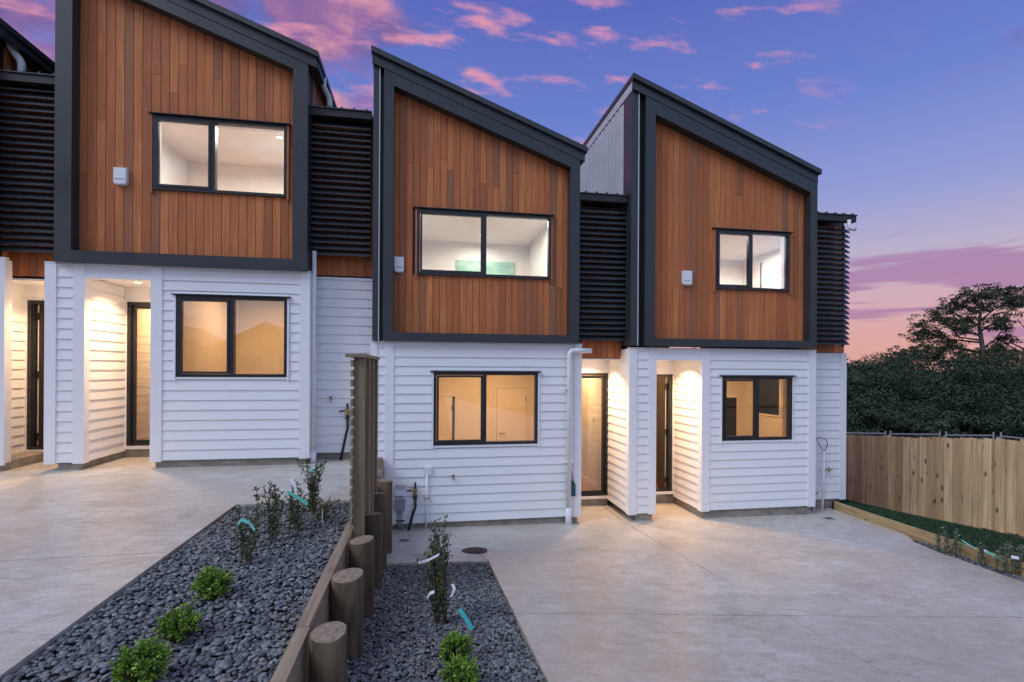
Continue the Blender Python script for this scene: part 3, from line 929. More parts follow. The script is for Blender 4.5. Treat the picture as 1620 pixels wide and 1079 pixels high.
# inside doors of the middle house
leaf_door(h2, 1.60, 2.27, 11.198, zb2 + .06, -.46, handle=1.67, hinge=2.26)
leaf_door(h2, -.12, .60, 11.198, zb2 + .06, -.64, handle=None, hinge=.585)
box('door_gap', 'void', h2, .607, .66, 11.16, 11.178, zb2 + .06, -.64)  # near-black strip paints the dark beside the ajar door
sw = MB()
for zz in (-1.12, -1.34): sw.box(3.452, 3.462, 10.02, 10.10, zz, zz + .12)
sw.build('light_switch', 'trim', h2)
# white downpipe on its front
pipe('downpipe', 'pvc', h2, bend([(2.80, 8.235, .30), (2.415, 8.235, .30), (2.415, 8.235, -2.45)], .09), .042)
pipe('downpipe_socket', 'pvc', h2, [(2.415, 8.235, -2.36), (2.415, 8.235, -2.68)], .055)
for zz in (-.36, -1.6): box('pipe_clip', 'pvc', h2, 2.35, 2.48, 8.20, 8.31, zz, zz + .022)

# ---- right-hand house at the end of the row
h3, zb3, zt3 = house_a('end townhouse nearest the paling fence, with the narrowest front windows',
                       3.54, 7.185, -.01, dict(hall=34, bay=7.08), (5.29, 6.71, -1.295, -.135, 6.0), (4.06, 4.875, -2.44, -.11, 'open', 'right'),
                       (5.02, 8.05, 11.6), 33., (66., WARM, 6.5, 10.2))
P3 = dict(roof=((3.494, 5.07), (7.166, 3.68)), ring=(3.755, 7.135, .40), inner=(3.935, 6.99, .53), it=(4.43,),
          strip=(3.51, 3.63), upwin=(5.17, 6.685, 1.455, 2.535, 5.89), ceil=2.85, zside=.5, zground=-3, zclad=2.6, cp=.114, zr=2.96)
upper(h3, P3)
room(h3, 4.0, 8.1, 8.83, 11.8, .8, 2.80, 80., COOL, 7.3, 10.4, True)
downlight(h3, 5.5, 9.3, 2.80, 70., COOL, 'lampc')  # second downlight, unseen, added to lighten this upper room
box('room_wall', 'wall', h3, 7.06, 7.10, 8.562, 8.828, .8, 2.80)
box('room_wall', 'wall', h3, 3.96, 4.0, 8.562, 8.828, .8, 2.80)
box('room_ceiling', 'wall', h3, 3.96, 7.10, 8.562, 8.828, 2.801, 2.84)
box('room_floor', 'floor', h3, 3.96, 7.10, 8.562, 8.828, .76, .799)
connector(h3, 7.185, 8.19, .45, 2.80, .33, 2.95, right_open=True, lx0=7.20)
boards(h3, 'f', 8.70, 7.19, 8.08, zb3, .33)
box('link_lining', 'void', h3, 7.19, 8.18, 8.715, 8.80, zb3, .34)
box('corner_board', 'trim', h3, 8.08, 8.215, 8.666, 8.698, zb3 - .02, .33)
box('corner_board', 'trim', h3, 8.190, 8.215, 8.70, 8.80, zb3 - .02, .33)
box('foundation', 'found', h3, 7.16, 8.15, 8.73, 8.9, -3.2, zb3 + .01)
box('side_wall', 'paint', h3, 8.14, 8.188, 8.802, 13.9, zb3 - .3, .33)
box('side_wall', 'void', h3, 8.14, 8.188, 8.802, 13.9, .332, 2.95)
pipe('downpipe', 'pvc', h3, bend([(7.93, 8.33, 2.85), (7.93, 8.33, 2.68), (8.07, 8.33, 2.68)], .04), .032)
# glimpses inside: doorway in the back wall and side window downstairs, white window panel upstairs
box('doorway', 'void', h3, 7.05, 7.78, 11.575, 11.598, zb3 + .06, -.72)  # near-black panel paints the darkness of the unlit opening
m = MB(); m.box(7.785, 7.85, 11.57, 11.598, zb3 + .06, -.655).box(7.05, 7.785, 11.57, 11.598, -.715, -.655)
m.build('architrave', 'idoor', h3)
m = MB(); m.box(8.02, 8.048, 10.28, 10.33, -1.1, -.1).box(8.02, 8.048, 11.06, 11.1, -1.1, -.1).box(8.02, 8.048, 10.33, 11.06, -1.1, -1.06)
m.build('side_window_frame', 'idoor', h3)
box('side_window', 'black', h3, 8.03, 8.047, 10.332, 11.058, -1.058, -.1)
box('side_window', 'tagw', h3, 8.08, 8.098, 10.35, 11.05, 1.75, 2.55)  # white colour stands in for the light through this window
m = MB(); m.box(8.075, 8.099, 10.30, 10.35, 1.70, 2.60).box(8.075, 8.099, 11.05, 11.1, 1.70, 2.60).box(8.075, 8.099, 10.35, 11.05, 1.70, 1.75)
m.build('side_window_frame', 'black', h3)

# ---- house off the left edge, only its porch, link and eave show
h0, zb0, zt0 = house_b('townhouse cut off by the left edge, only its porch and dark louvres showing',
                       -9.7, -5.93, dzu, dict(hall=0, dlx=.25), (-8.6, -7.0, -.165, 1.06, -7.8), (-6.33, -5.50, -1.37, 1.05, 'open', 'left'),
                       -5.40, (-9.4, -6.5, 11.2), (0., WARM, -7.5, 9.7), 30., pier=True, xside=-6.37)
P0 = dict(roof=((-9.40, 6.16), (-5.87, 4.852)), ring=(-9.2, -6.12, 1.545), inner=(-9.05, -6.30, 1.67), it=(5.60,),
          strip=(-9.37, -9.28), upwin=(-8.68, -6.44, 2.63, 3.7, -7.57), ceil=4.3, zside=1.6, zground=-2, zclad=3.2, cp=.5, pans=False)
upper(h0, P0)
connector(h0, -6.38, -5.27, 1.62, 4.07, 1.33, 4.21, lx0=-6.40)
pipe('downpipe', 'pvc', h0, bend([(-6.06, 8.6, 4.84), (-6.06, 8.6, 4.70), (-5.93, 8.62, 4.50), (-5.93, 8.62, 4.24)]), .05)


# ------------------------------------------------------------------ wall boxes on the cedar
def wall_box(x0, x1, z0, z1, label):
    m = MB(); n = 5; r = .045
    pts = [(x0, z1), (x0, z0 + r)] + [(x0 + r - r * math.cos(a), z0 + r - r * math.sin(a)) for a in [math.pi / 2 * i / n for i in range(1, n + 1)]]
    pts += [(x1 - r + r * math.sin(a), z0 + r - r * math.cos(a)) for a in [math.pi / 2 * i / n for i in range(0, n + 1)]] + [(x1, z1)]
    o = MB().xz(pts, 8.325, 8.38).build('wall_box', 'tagw')
    tag(o, label, 'wall box', 'white boxes on the cedar faces')
    g = .008
    cx = (x0 + x1) / 2; cz = (z0 + z1) / 2
    MB().xz([(cx + (a - cx) * .88, cz + (b - cz) * .90) for a, b in pts], 8.317, 8.3245).build('cover', 'trim', o)
    b = MB(); k = x0 + .022
    while k < x1 - .03: q = random.uniform(.012, .022); b.box(k, min(k + q, x1 - .02), 8.314, 8.3168, z0 + .072, z0 + .084); k += q + .004
    b.build('print', 'grey', o)


wall_box(-4.545, -4.37, 2.68, 2.93, 'white box on the cedar of the highest townhouse, left of its upper window')
wall_box(-.495, -.345, 1.535, 1.785, 'white box on the middle cedar face, tight against the dark frame')
wall_box(4.53, 4.71, 1.50, 1.755, 'white box on the right cedar face, left of the small upper window')

# picture in the upper middle room
o = box('picture', 'teal', None, .68, 2.0, 11.27, 11.296, 1.85, 2.40)
tag(o, 'green picture on the back wall behind the upper middle window', 'picture')


# ------------------------------------------------------------------ services on the walls
def water_riser(x, y, zt, zb, label):
    t = empty('water_riser', (x, y, zb), label, 'water pipe', 'black water risers')
    pipe('pipe', 'hose', t, [(x, y - .05, zt - .16), (x + .005, y - .05, zt - .4), (x - .03, y - .06, (zt + zb) / 2 - .1), (x - .10, y - .07, zb)], .022)
    MB().tube([(x, y - .05, zt), (x, y - .05, zt - .10)], .017, 8).build('stem', 'hose', t)
    v = MB().tube([(x - .05, y - .05, zt - .12), (x + .04, y - .05, zt - .12)], .024, 8).tube([(x, y - .05, zt - .09), (x, y - .05, zt - .19)], .026, 8)
    v = v.build('valve', 'brass', t)
    MB().tube([(x - .05, y - .05, zt - .12), (x - .13, y - .07, zt - .13)], .014, 8).build('lever', 'hose', t)
    pipe('collar', 'hose', t, [(x, y - .05, zt - .19), (x, y - .05, zt - .26)], .032)


water_riser(-.14, W - .02, -1.86, -2.62, 'black water pipe with brass valve on the middle house, beside the grey meter box')
water_riser(-1.25, 8.68, -.60, ZUP, 'black water pipe with brass valve left of the timber screen')


def tap(x, y, z, label):
    t = empty('garden_tap', (x, y, z), label, 'tap', 'small brass taps')
    MB().tube([(x, y, z), (x, y - .05, z)], .012, 8).tube([(x, y - .045, z + .01), (x, y - .05, z - .05)], .010, 8).build('spout', 'brass', t)
    MB().tube([(x, y - .04, z + .005), (x, y - .04, z + .035)], .008, 8).tube([(x - .025, y - .04, z + .036), (x + .025, y - .04, z + .036)], .007, 6).build('handle', 'hose', t)


tap(.47, W - .02, -1.80, 'small brass tap under the lower middle window')
tap(-1.52, 8.68, -.53, 'small brass tap on the white wall between the downpipe and the timber screen')

t = empty('meter_box', (-.38, W, -2.6), 'grey meter box with two conduits and a small sign above, at the middle house corner', 'meter box')
box('box', 'grey', t, -.445, -.30, W - .10, W - .025, -2.30, -2.155)
box('lid', 'grey', t, -.455, -.29, W - .105, W - .02, -2.152, -2.135)
for cx in (-.40, -.355): pipe('conduit', 'grey', t, [(cx, W - .06, -2.30), (cx + .01, W - .06, -2.50), (cx + .04, W - .07, -2.64)], .013, 8)
MB().box(-.44, -.30, W - .075, W - .045, -2.475, -2.46).build('saddle', 'hose', t)
s = box('switch_box', 'tagw', t, -.455, -.32, W - .07, W - .025, -2.065, -1.985)
box('cover', 'grey', s, -.457, -.318, W - .073, W - .024, -2.085, -2.066)
o = box('sign', 'tagw', None, -.455, -.285, W - .034, W - .027, -1.965, -1.895)
tag(o, 'small white sign with a red border above the grey meter box', 'sign')
b = MB(); yy = W - .036
b.box(-.453, -.287, yy, yy + .0018, -1.901, -1.896).box(-.453, -.287, yy, yy + .0018, -1.964, -1.959).box(-.453, -.449, yy, yy + .0018, -1.959, -1.901).box(-.291, -.287, yy, yy + .0018, -1.959, -1.901)
for zz in (-1.922, -1.945):
    k = -.440
    while k < -.31: q = random.uniform(.01, .03); b.box(k, min(k + q, -.30), yy, yy + .0018, zz, zz + .011); k += q + .007
b.build('print', 'red', o)
t = empty('conduit_riser', (.06, W, -2.64), 'thin white conduit rising to a small white box on the middle house wall', 'conduit')
pipe('pipe', 'pvc', t, [(.045, W - .05, -1.73), (.045, W - .05, -2.2), (.03, W - .06, -2.64)], .016)
box('box', 'pvc', t, -.0, .115, W - .06, W - .02, -1.74, -1.62)
box('saddle', 'grey', t, .0, .09, W - .07, W - .025, -2.13, -2.115)

# teal bag hanging behind the white downpipe
t = empty('hanging_bag', (2.49, 8.28, -2.2), 'small dark teal bag hanging beside the white downpipe', 'bag')
MB().xz([(2.455, -2.18), (2.545, -2.18), (2.54, -1.98), (2.515, -1.93), (2.485, -1.93), (2.46, -1.98)], 8.255, 8.29).build('pouch', 'tealbag', t)
pipe('cord', 'hose', t, [(2.49, 8.27, -1.94), (2.47, 8.28, -1.72), (2.51, 8.27, -1.94)], .006, 6)

# pipes left at the end house corner
t = empty('service_pipes', (7.62, 8.6, -2.7), 'bundle of grey conduits and a tall white pipe with a wire loop, end house corner', 'service pipes')
pipe('tall_pipe', 'pvc', t, [(7.66, 8.60, -1.58), (7.64, 8.59, -2.2), (7.58, 8.55, -2.73)], .022)
for k, cx in enumerate((7.42, 7.455, 7.49)): pipe('conduit', 'grey' if k < 2 else 'pvc', t, [(cx, 8.63, -2.15), (cx, 8.62, -2.45), (cx - .13 + .02 * k, 8.56, -2.73)], .014, 8)
box('box', 'pvc', t, 7.37, 7.50, 8.60, 8.67, -2.17, -2.02)
box('label_plate', 'tagw', t, 7.29, 7.52, 8.655, 8.67, -2.0, -1.90)
pipe('wire_loop', 'hose', t, [(7.66, 8.6, -1.60), (7.53, 8.58, -1.44), (7.44, 8.57, -1.30), (7.55, 8.57, -1.31), (7.68, 8.57, -1.36), (7.72, 8.58, -1.45), (7.66, 8.6, -1.60)], .007, 6)
MB().tube([(7.68, 8.62, -1.96), (7.85, 8.60, -1.95)], .012, 8).tube([(7.78, 8.62, -1.90), (7.78, 8.6, -2.0)], .014, 8).build('valve', 'brass', t)
MB().box(7.36, 7.52, 8.59, 8.66, -2.40, -2.385).build('saddle', 'hose', t)


# covers in the paving
def cover(x, y, z, r, label, rect=None):
    t = empty('drain_cover', (x, y, z), label, 'drain cover')
    if rect:
        box('plate', 'grey', t, x - rect[0], x + rect[0], y - rect[1], y + rect[1], z + .004, z + .010)
        m = MB()
        for i in range(5): a = x - rect[0] + .02 + i * (2 * rect[0] - .04) / 5; m.box(a, a + .012, y - rect[1] + .015, y + rect[1] - .015, z + .0105, z + .014)
        m.build('grate_bar', 'iron', t)
    else:
        MB().disc((x, y), r, z - .02, z + .006, 40).build('rim', 'iron', t)
        MB().disc((x, y), r * .90, z + .006, z + .011, 40).build('plate', 'iron', t)
        m = MB()
        for i in range(-4, 5):
            for j in range(-4, 5):
                if i * i + j * j < 15: m.box(x + i * r * .18 - .012, x + i * r * .18 + .012, y + j * r * .18 - .012, y + j * r * .18 + .012, z + .011, z + .015)
        m.build('tread', 'iron', t)
    return t


mc = cover(.66, 6.63, 0, .17, 'round rusty manhole cover beside the corner of the lower pebble bed')
mc.location.z = zlow(.66, 6.63) + .004; mc.rotation_euler = (-R(7.2), 0, 0)
cover(-.27, 7.35, zlow(-.27, 7.35) + .008, 0, 'small grey drain grate in front of the meter box', (.07, .05))
cover(7.28, 8.05, zlow(7.28, 8.05), 0, 'small dark drain grate by the pipes of the end house', (.09, .06))
cover(-1.02, 8.35, ZUP, 0, 'small dark drain grate left of the timber screen foot', (.08, .06))


# ------------------------------------------------------------------ retaining wall, poles, timber screen
t = empty('retaining_wall', (-.7, 4, -2), 'timber retaining wall of stacked boards between the two pebble beds', 'retaining wall')
for k in range(7):
    z1 = -1.47 - k * .2
    y = -.6 - (k % 2) * .9
    while y < 8.2:
        ye = min(y + 1.8, 8.28); ys = max(y, -1.2)
        o_ = random.uniform(-.004, .004)
        if ye > ys + .05:
            MB().box(-.705 + o_, -.632 + o_, ys + .003, ye - .003, z1 - .196, z1 + random.uniform(-.002, .002)).build('sleeper', 'sleeper', t)
        y += 1.8
names = ['squat round timber pole closest to the camera, by the pebble beds', 'second round timber pole from the camera along the retaining wall',
         'round timber pole just in front of the timber screen', 'round timber pole under the near half of the timber screen',
         'round timber pole at the middle of the timber screen foot', 'round timber pole under the far end of the timber screen']
for k in range(6):
    y = 2.87 + .765 * k; x = -.512 + random.uniform(-.008, .008); r = .104 + random.uniform(-.006, .006)
    zt = -1.455 + random.uniform(-.02, .02); zb_ = zlow(x, y) - .25
    m = MB(); n = 28; ph = random.uniform(0, 6)
    rings = []
    hs = [zb_, zb_ + (zt - zb_) * .35, zb_ + (zt - zb_) * .7, zt - .006, zt]
    for i, hz in enumerate(hs):
        rr = r * (1.03 - .03 * i / 4) - (.006 if i == 4 else 0)
        rings.append([(x + rr * (1 + .025 * math.sin(3 * a + ph) + .012 * math.sin(7 * a + 2 * ph)) * math.cos(a), y + rr * (1 + .025 * math.sin(3 * a + ph)) * math.sin(a), hz + (.012 * math.cos(a + ph) if i >= 3 else 0)) for a in [2 * math.pi * q / n for q in range(n)]])
    vs = [p_ for g_ in rings for p_ in g_]
    m.add(vs, [(i * n + q, i * n + (q + 1) % n, (i + 1) * n + (q + 1) % n, (i + 1) * n + q) for i in range(4) for q in range(n)])
    o = m.build('timber_pole', 'pole', None, True)
    tag(o, names[k], 'pole', 'round poles along the retaining wall')
    MB().add([(a, b, c + .0005) for a, b, c in rings[4]], [tuple(range(n))]).build('end_grain', 'poletop', o)

t = empty('timber_screen', (-.6, 5.4, -1.5), 'narrow timber slat screen seen end-on above the retaining wall', 'screen')
for k in range(4):
    y = 4.74 + .42 * k
    box('post', 'screen', t, -.632, -.54, y, y + .09, -1.72 - .1 * k, .085)
sl_ = MB().box(0, .022, 0, 1.46, 0, .062).mesh('slat')
sl_.materials.append(MT['screeny'])
for k in range(17):
    put('slat', sl_, None, t, Vector((-.657, 4.70, -1.43 + k * .0895)) - t.location)
box('cap', 'screeny', t, -.70, -.53, 4.68, 6.2, .088, .118)
o = box('retaining_post', 'found', None, -.685, -.575, 7.08, 7.24, -2.75, -1.36)
tag(o, 'grey concrete post with a timber cap beyond the timber screen', 'post')
box('cap', 'screen', o, -.69, -.57, 7.07, 7.25, -1.358, -1.26)


# ------------------------------------------------------------------ timber edging at the right
t = empty('timber_edging', (7.93, 5, -2.7), 'low timber edging board between the right driveway and the lawn', 'edging')
y = -1.
for L in (2.4, 2.4, 2.4, 2.45):
    ye = min(y + L, 8.62)
    box('board', 'edging', t, 7.905, 7.955, y + .002, ye - .002, -2.86, -2.585 + random.uniform(-.004, .004)); y += L
m = MB()
for yy in (.5, 1.9, 3.3, 4.7, 6.1, 7.5): m.box(7.958, 8.0, yy, yy + .045, -2.9, -2.62)
m.build('peg', 'edging', t)


# ------------------------------------------------------------------ paling fence
t = empty('paling_fence', (11.05, 10, -3.3), 'unpainted timber paling fence along the lawn at the right', 'fence')
ztf = lambda y: (-1.30 - max(0, y - 7.6) * .112 if y < 12 else -1.79 - (y - 12) * .06)
y = 4.6; k = 0
while y < 17:
    wd = .148 + random.uniform(-.006, .006)
    pr = 0 if k % 2 == 0 else .022
    top_ = ztf(y) + random.uniform(-.022, .022)
    lean = random.uniform(-.004, .004)
    bot = zlawn(11.05, y) + .03 + random.uniform(-.02, .02)
    bot = min(bot, top_ - 1.74)
    MB().prism([(11.05 - pr, y, bot), (11.05 - pr, y + wd, bot), (11.05 - pr, y + wd + lean, top_), (11.05 - pr, y + lean, top_ + random.uniform(-.006, .006))], (.02, 0, 0)).build('paling', 'greenpaling' if k == 62 else 'paling', t)
    y += .096 + random.uniform(-.012, .012); k += 1
m = MB()
for yy in np.arange(4.6, 17, 2.2): m.box(11.115, 11.21, yy, yy + .095, zlawn(11, yy) - .3, ztf(yy) - .12)
m.build('post', 'paling', t)
m = MB()
for f in (.25, .9, 1.5):
    for yy in np.arange(4.6, 17, 2.2):
        ye = yy + 2.2
        m.prism([(11.072, yy, ztf(yy) - f - .05), (11.112, yy, ztf(yy) - f - .05), (11.112, yy, ztf(yy) - f), (11.072, yy, ztf(yy) - f)], (0, 2.198, ztf(ye) - ztf(yy)))
m.build('rail', 'paling', t)

# temporary mesh fence beyond it
for k, (y0, y1, lab) in enumerate(((9.0, 10.94, 'temporary wire fence panel beyond the palings at the right edge'), (11.0, 12.36, 'temporary wire fence panel under the pine, second from the right edge'),
                              (12.42, 14.14, 'temporary wire fence panel beyond the palings, left of the middle clamps'), (14.2, 16.4, 'temporary wire fence panel nearest the end townhouse'))):
    zt_ = lambda y: -1.66 - max(0, y - 10.6) * .112
    t = empty('temporary_fence', (15, (y0 + y1) / 2, -3.9), lab, 'mesh fence', 'temporary wire fence panels')
    for yy in (y0 + .06, y1 - .06): MB().tube([(15, yy, zt_(yy) - 2.0), (15, yy, zt_(yy) + .07)], .019, 8).build('post', 'steel', t)
    MB().tube([(15, y0 + .06, zt_(y0) - .03), (15, y1 - .06, zt_(y1) - .03)], .019, 8).build('rail', 'steel', t)
    m = MB()
    for yy in np.arange(y0 + .12, y1 - .1, .06): m.box(14.9985, 15.0015, yy, yy + .003, zt_(yy) - 1.95, zt_(yy) - .04)
    for f in np.arange(.15, 1.95, .15): m.prism([(14.995, y0 + .06, zt_(y0) - f), (14.998, y0 + .06, zt_(y0) - f), (14.998, y0 + .06, zt_(y0) - f - .003), (14.995, y0 + .06, zt_(y0) - f - .003)], (0, y1 - y0 - .12, zt_(y1) - zt_(y0)))
    tag(m.build('mesh_wire', 'steel', t), kind='stuff')
    box('clamp', 'steel', t, 14.975, 15.025, y1 - .065, y1 + .005, zt_(y1) - .10, zt_(y1) - .05)


# ------------------------------------------------------------------ pebbles
def ico():
    f_ = (1 + 5 ** .5) / 2
    v = np.array([(-1, f_, 0), (1, f_, 0), (-1, -f_, 0), (1, -f_, 0), (0, -1, f_), (0, 1, f_), (0, -1, -f_), (0, 1, -f_), (f_, 0, -1), (f_, 0, 1), (-f_, 0, -1), (-f_, 0, 1)], float)
    v /= np.linalg.norm(v[0])
    t = [(0, 11, 5), (0, 5, 1), (0, 1, 7), (0, 7, 10), (0, 10, 11), (1, 5, 9), (5, 11, 4), (11, 10, 2), (10, 7, 6), (7, 1, 8), (3, 9, 4), (3, 4, 2), (3, 2, 6), (3, 6, 8), (3, 8, 9), (4, 9, 5), (2, 4, 11), (6, 2, 10), (8, 6, 7), (9, 8, 1)]
    vl = [tuple(p) for p in v]; cache = {}

    def mid(a, b):
        k = (min(a, b), max(a, b))
        if k not in cache:
            m_ = np.array(vl[a]) + np.array(vl[b]); m_ /= np.linalg.norm(m_); cache[k] = len(vl); vl.append(tuple(m_))
        return cache[k]
    out = []
    for a, b, c in t:
        ab, bc, ca = mid(a, b), mid(b, c), mid(c, a)
        out += [(a, ab, ca), (b, bc, ab), (c, ca, bc), (ab, bc, ca)]
    return np.array(vl), np.array(out)


IV, IF = ico()


def pebbles(name, label, pts, size):
    """pts (n,3) resting points; size mean half length"""
    n = len(pts)
    a = size * rng.lognormal(0, .28, n); b = a * rng.uniform(.52, .92, n); c = a * rng.uniform(.28, .55, n)
    v = IV[None] * np.stack([a, b, c], 1)[:, None, :]
    v = v * (1 + .10 * np.sin(IV[None, :, :1] * 2.3 + rng.uniform(0, 6, n)[:, None, None]))
    q = rng.normal(0, .26, (n, 2)); yaw = rng.uniform(0, 2 * np.pi, n)
    cx, sx, cy, sy, cz, sz = np.cos(q[:, 0]), np.sin(q[:, 0]), np.cos(q[:, 1]), np.sin(q[:, 1]), np.cos(yaw), np.sin(yaw)
    x, y, z = v[..., 0], v[..., 1], v[..., 2]
    y, z = y * cx[:, None] - z * sx[:, None], y * sx[:, None] + z * cx[:, None]
    x, z = x * cy[:, None] + z * sy[:, None], -x * sy[:, None] + z * cy[:, None]
    x, y = x * cz[:, None] - y * sz[:, None], x * sz[:, None] + y * cz[:, None]
    V = np.stack([x, y, z], -1) + pts[:, None, :]
    F = IF[None] + (np.arange(n) * len(IV))[:, None, None]
    tone = np.repeat(rng.uniform(0, 1, n), len(IV))
    o = put(name, np_mesh(name, V.reshape(-1, 3), F.reshape(-1, 3), tone, True), 'pebble')
    return tag(o, label, 'pebbles', kind='stuff')


def scatter(x0, x1, y0, y1, spacing, zf, lift=.0):
    nx = int((x1 - x0) / spacing); ny = int((y1 - y0) / spacing)
    gx, gy = np.meshgrid(np.arange(nx), np.arange(ny))
    x = x0 + (gx + .5 + rng.uniform(-.42, .42, gx.shape)) * (x1 - x0) / nx
    y = y0 + (gy + .5 + rng.uniform(-.42, .42, gx.shape)) * (y1 - y0) / ny
    x, y = x.ravel(), y.ravel()
    z = np.array([zf(a, b) for a, b in zip(x, y)]) + rng.uniform(-.012, .018, len(x)) + lift
    z += .014 * np.sin(x * 5.1 + 1) * np.sin(y * 3.7)
    return np.stack([x, y, z], 1)


pebbles('pebbles', 'blue grey river pebbles filling the upper bed left of the retaining wall', scatter(-2.03, -.712, 1.9, 5.98, .0235, lambda x, y: ZUP - .032), .017)
pebbles('pebbles', 'dark river pebbles filling the lower bed right of the retaining wall', scatter(-.625, .77, 2.6, 6.07, .022, lambda x, y: zlow(x, y) - .035), .0155)
pebbles('pebbles', 'thin strip of grey pebbles along the right timber edging', scatter(7.62, 7.9, 3.5, 6.93, .034, lambda x, y: zlow(7.6, y) - .045), .020)
# kerb strips round the beds
t = box('bed_edging', 'slot', None, -2.066, -2.052, -1, 5.998, ZUP - .14, ZUP - .012)
tag(t, 'thin dark edging strip along the left driveway and the upper bed', 'edging')

# ------------------------------------------------------------------ foliage
def leaf_cloud(pts, dirs, length, width, curl=.15, tone=None, nrm=None):
    """one bent quad pair (4 verts, kite) per leaf at pts pointing along dirs"""
    n = len(pts)
    d = dirs / np.maximum(np.linalg.norm(dirs, axis=1, keepdims=True), 1e-6)
    rnd = rng.normal(0, 1, (n, 3))
    if nrm is not None:
        k_ = nrm + rnd * .35; d = np.cross(k_, rng.normal(0, 1, (n, 3))); d /= np.maximum(np.linalg.norm(d, axis=1, keepdims=True), 1e-6); rnd = k_
    s = np.cross(d, rnd); s /= np.maximum(np.linalg.norm(s, axis=1, keepdims=True), 1e-6)
    nm = np.cross(s, d)
    L = (length * rng.uniform(.65, 1.25, n))[:, None]; Wd = (width * rng.uniform(.7, 1.2, n))[:, None]
    a = pts; b = pts + d * L * .45 + s * Wd * .5 + nm * L * curl * .4
    c = pts + d * L - nm * L * curl; e = pts + d * L * .45 - s * Wd * .5 + nm * L * curl * .4
    V = np.stack([a, b, c, e], 1).reshape(-1, 3)
    i = np.arange(n) * 4
    F = np.stack([i, i + 1, i + 2, i + 3], 1)
    tn = np.repeat(rng.uniform(0, 1, n) if tone is None else tone, 4)
    return V, F, tn


def leaf_obj(name, parts, material, parent):
    org = np.array(base_of(parent))
    Vs, Fs, Ts = [], [], []; b = 0
    for V, F, T_ in parts: Vs.append(V); Fs.append(F + b); Ts.append(T_); b += len(V)
    return put(name, np_mesh(name, np.concatenate(Vs) - org, np.concatenate(Fs), np.concatenate(Ts)), material, parent)


def rand_dirs(n, upb=0.):
    d = rng.normal(0, 1, (n, 3)); d[:, 2] += upb
    return d / np.linalg.norm(d, axis=1, keepdims=True)


def tufted(x, y, z, r, label, seed):
    """small mounded shrub with bright leaves"""
    global rng
    keep = rng; rng = np.random.default_rng(seed)
    t = empty('small_shrub', (x, y, z), label, 'shrub', 'small bright green shrubs')
    st = MB(); P = []; D = []; T_ = []
    ctr = np.array((x, y, z + r * .72))
    for k in range(95):
        d = rand_dirs(1, .25)[0]
        L = r * rng.uniform(.72, 1.12) * (1 + .12 * math.sin(5 * d[0] + seed) * math.cos(4 * d[1]))
        tip = ctr + d * L * np.array((1, 1, .92)); tip[2] = max(tip[2], z + .015)
        st.tube([(x + d[0] * .012, y + d[1] * .012, z - .03), tuple((np.array((x, y, z)) + tip) / 2 + d * .02), tuple(tip)], [.004, .003, .0015], 5)
        m_ = 34
        f = rng.uniform(.55, 1.03, m_)
        pp = ctr[None] + (tip - ctr)[None] * f[:, None] + rng.normal(0, r * .06, (m_, 3))
        dd = d[None] * .8 + rand_dirs(m_, .35)
        P.append(pp); D.append(dd); T_.append(np.clip(f - .45 + rng.uniform(-.35, .3, m_), 0, 1))
    st.build('stem', 'twig', t)
    leaf_obj('foliage', [leaf_cloud(np.concatenate(P), np.concatenate(D), r * .17, r * .10, tone=np.concatenate(T_))], 'bright', t)
    rng = keep


def leggy(x, y, z, h, nst, label, seed, lean=.12, leaf=.042, material='olive', dens=46, spread=.05, group='young upright shrubs'):
    """several upright leafy stems"""
    global rng
    keep = rng; rng = np.random.default_rng(seed)
    t = empty('young_shrub', (x, y, z), label, 'shrub', group)
    st = MB(); P = []; D = []
    for k in range(nst):
        bx, by = x + rng.uniform(-spread, spread), y + rng.uniform(-spread, spread)
        hh = h * rng.uniform(.6, 1.05); lx, ly = rng.normal(0, lean, 2) * hh
        pts = [np.array((bx + lx * f ** 1.5 + .012 * math.sin(f * 5 + k), by + ly * f ** 1.5, z - .02 + hh * f)) for f in np.linspace(0, 1, 6)]
        st.tube([tuple(p) for p in pts], [.005, .0045, .004, .003, .0022, .001], 5)
        m_ = int(dens * hh / .3)
        f = rng.uniform(.12, 1, m_); idx = f * 5; i0 = np.minimum(idx.astype(int), 4); fr_ = (idx - i0)[:, None]
        A = np.array(pts); pp = A[i0] * (1 - fr_) + A[i0 + 1] * fr_
        dd = rand_dirs(m_, 0.); dd[:, 2] = np.abs(dd[:, 2]) * .7 + .35
        # side twigs
        off = rand_dirs(m_, .4) * rng.uniform(0, .035, m_)[:, None]
        P.append(pp + off); D.append(dd)
    st.build('stem', 'twig', t)
    leaf_obj('foliage', [leaf_cloud(np.concatenate(P), np.concatenate(D), leaf, leaf * .38)], material, t)
    rng = keep


zu = ZUP - .01
tufted(-1.39, 3.66, zu, .112, 'small bright shrub in the upper bed, farthest of its three', 1)
tufted(-1.365, 3.14, zu, .100, 'small bright shrub in the upper bed, middle of its three', 2)
tufted(-1.37, 2.73, zu, .112, 'small bright shrub in the upper bed, closest to the camera', 3)
z_ = zlow(.22, 3.4)
tufted(.215, 3.42, z_ - .03, .108, 'small bright shrub in the lower bed, behind the other and below the tagged tall shrub', 4)
tufted(.215, 3.02, zlow(.21, 3.02) - .03, .112, 'small bright shrub at the bottom edge of the lower bed', 5)
leggy(-1.37, 4.22, zu, .46, 7, 'young leafy shrub with a green tag, nearest of the upright ones in the upper bed', 6)
leggy(-1.36, 4.72, zu, .50, 8, 'young leafy shrub behind the green-tagged one in the upper bed', 7, spread=.09)
leggy(-1.20, 5.02, zu, .56, 7, 'young leafy shrub with the white and green tags in the upper bed', 8, lean=.18)
leggy(-1.22, 5.62, zu, .60, 8, 'tallest young shrub at the far end of the upper bed by the concrete', 9, lean=.2, spread=.1)
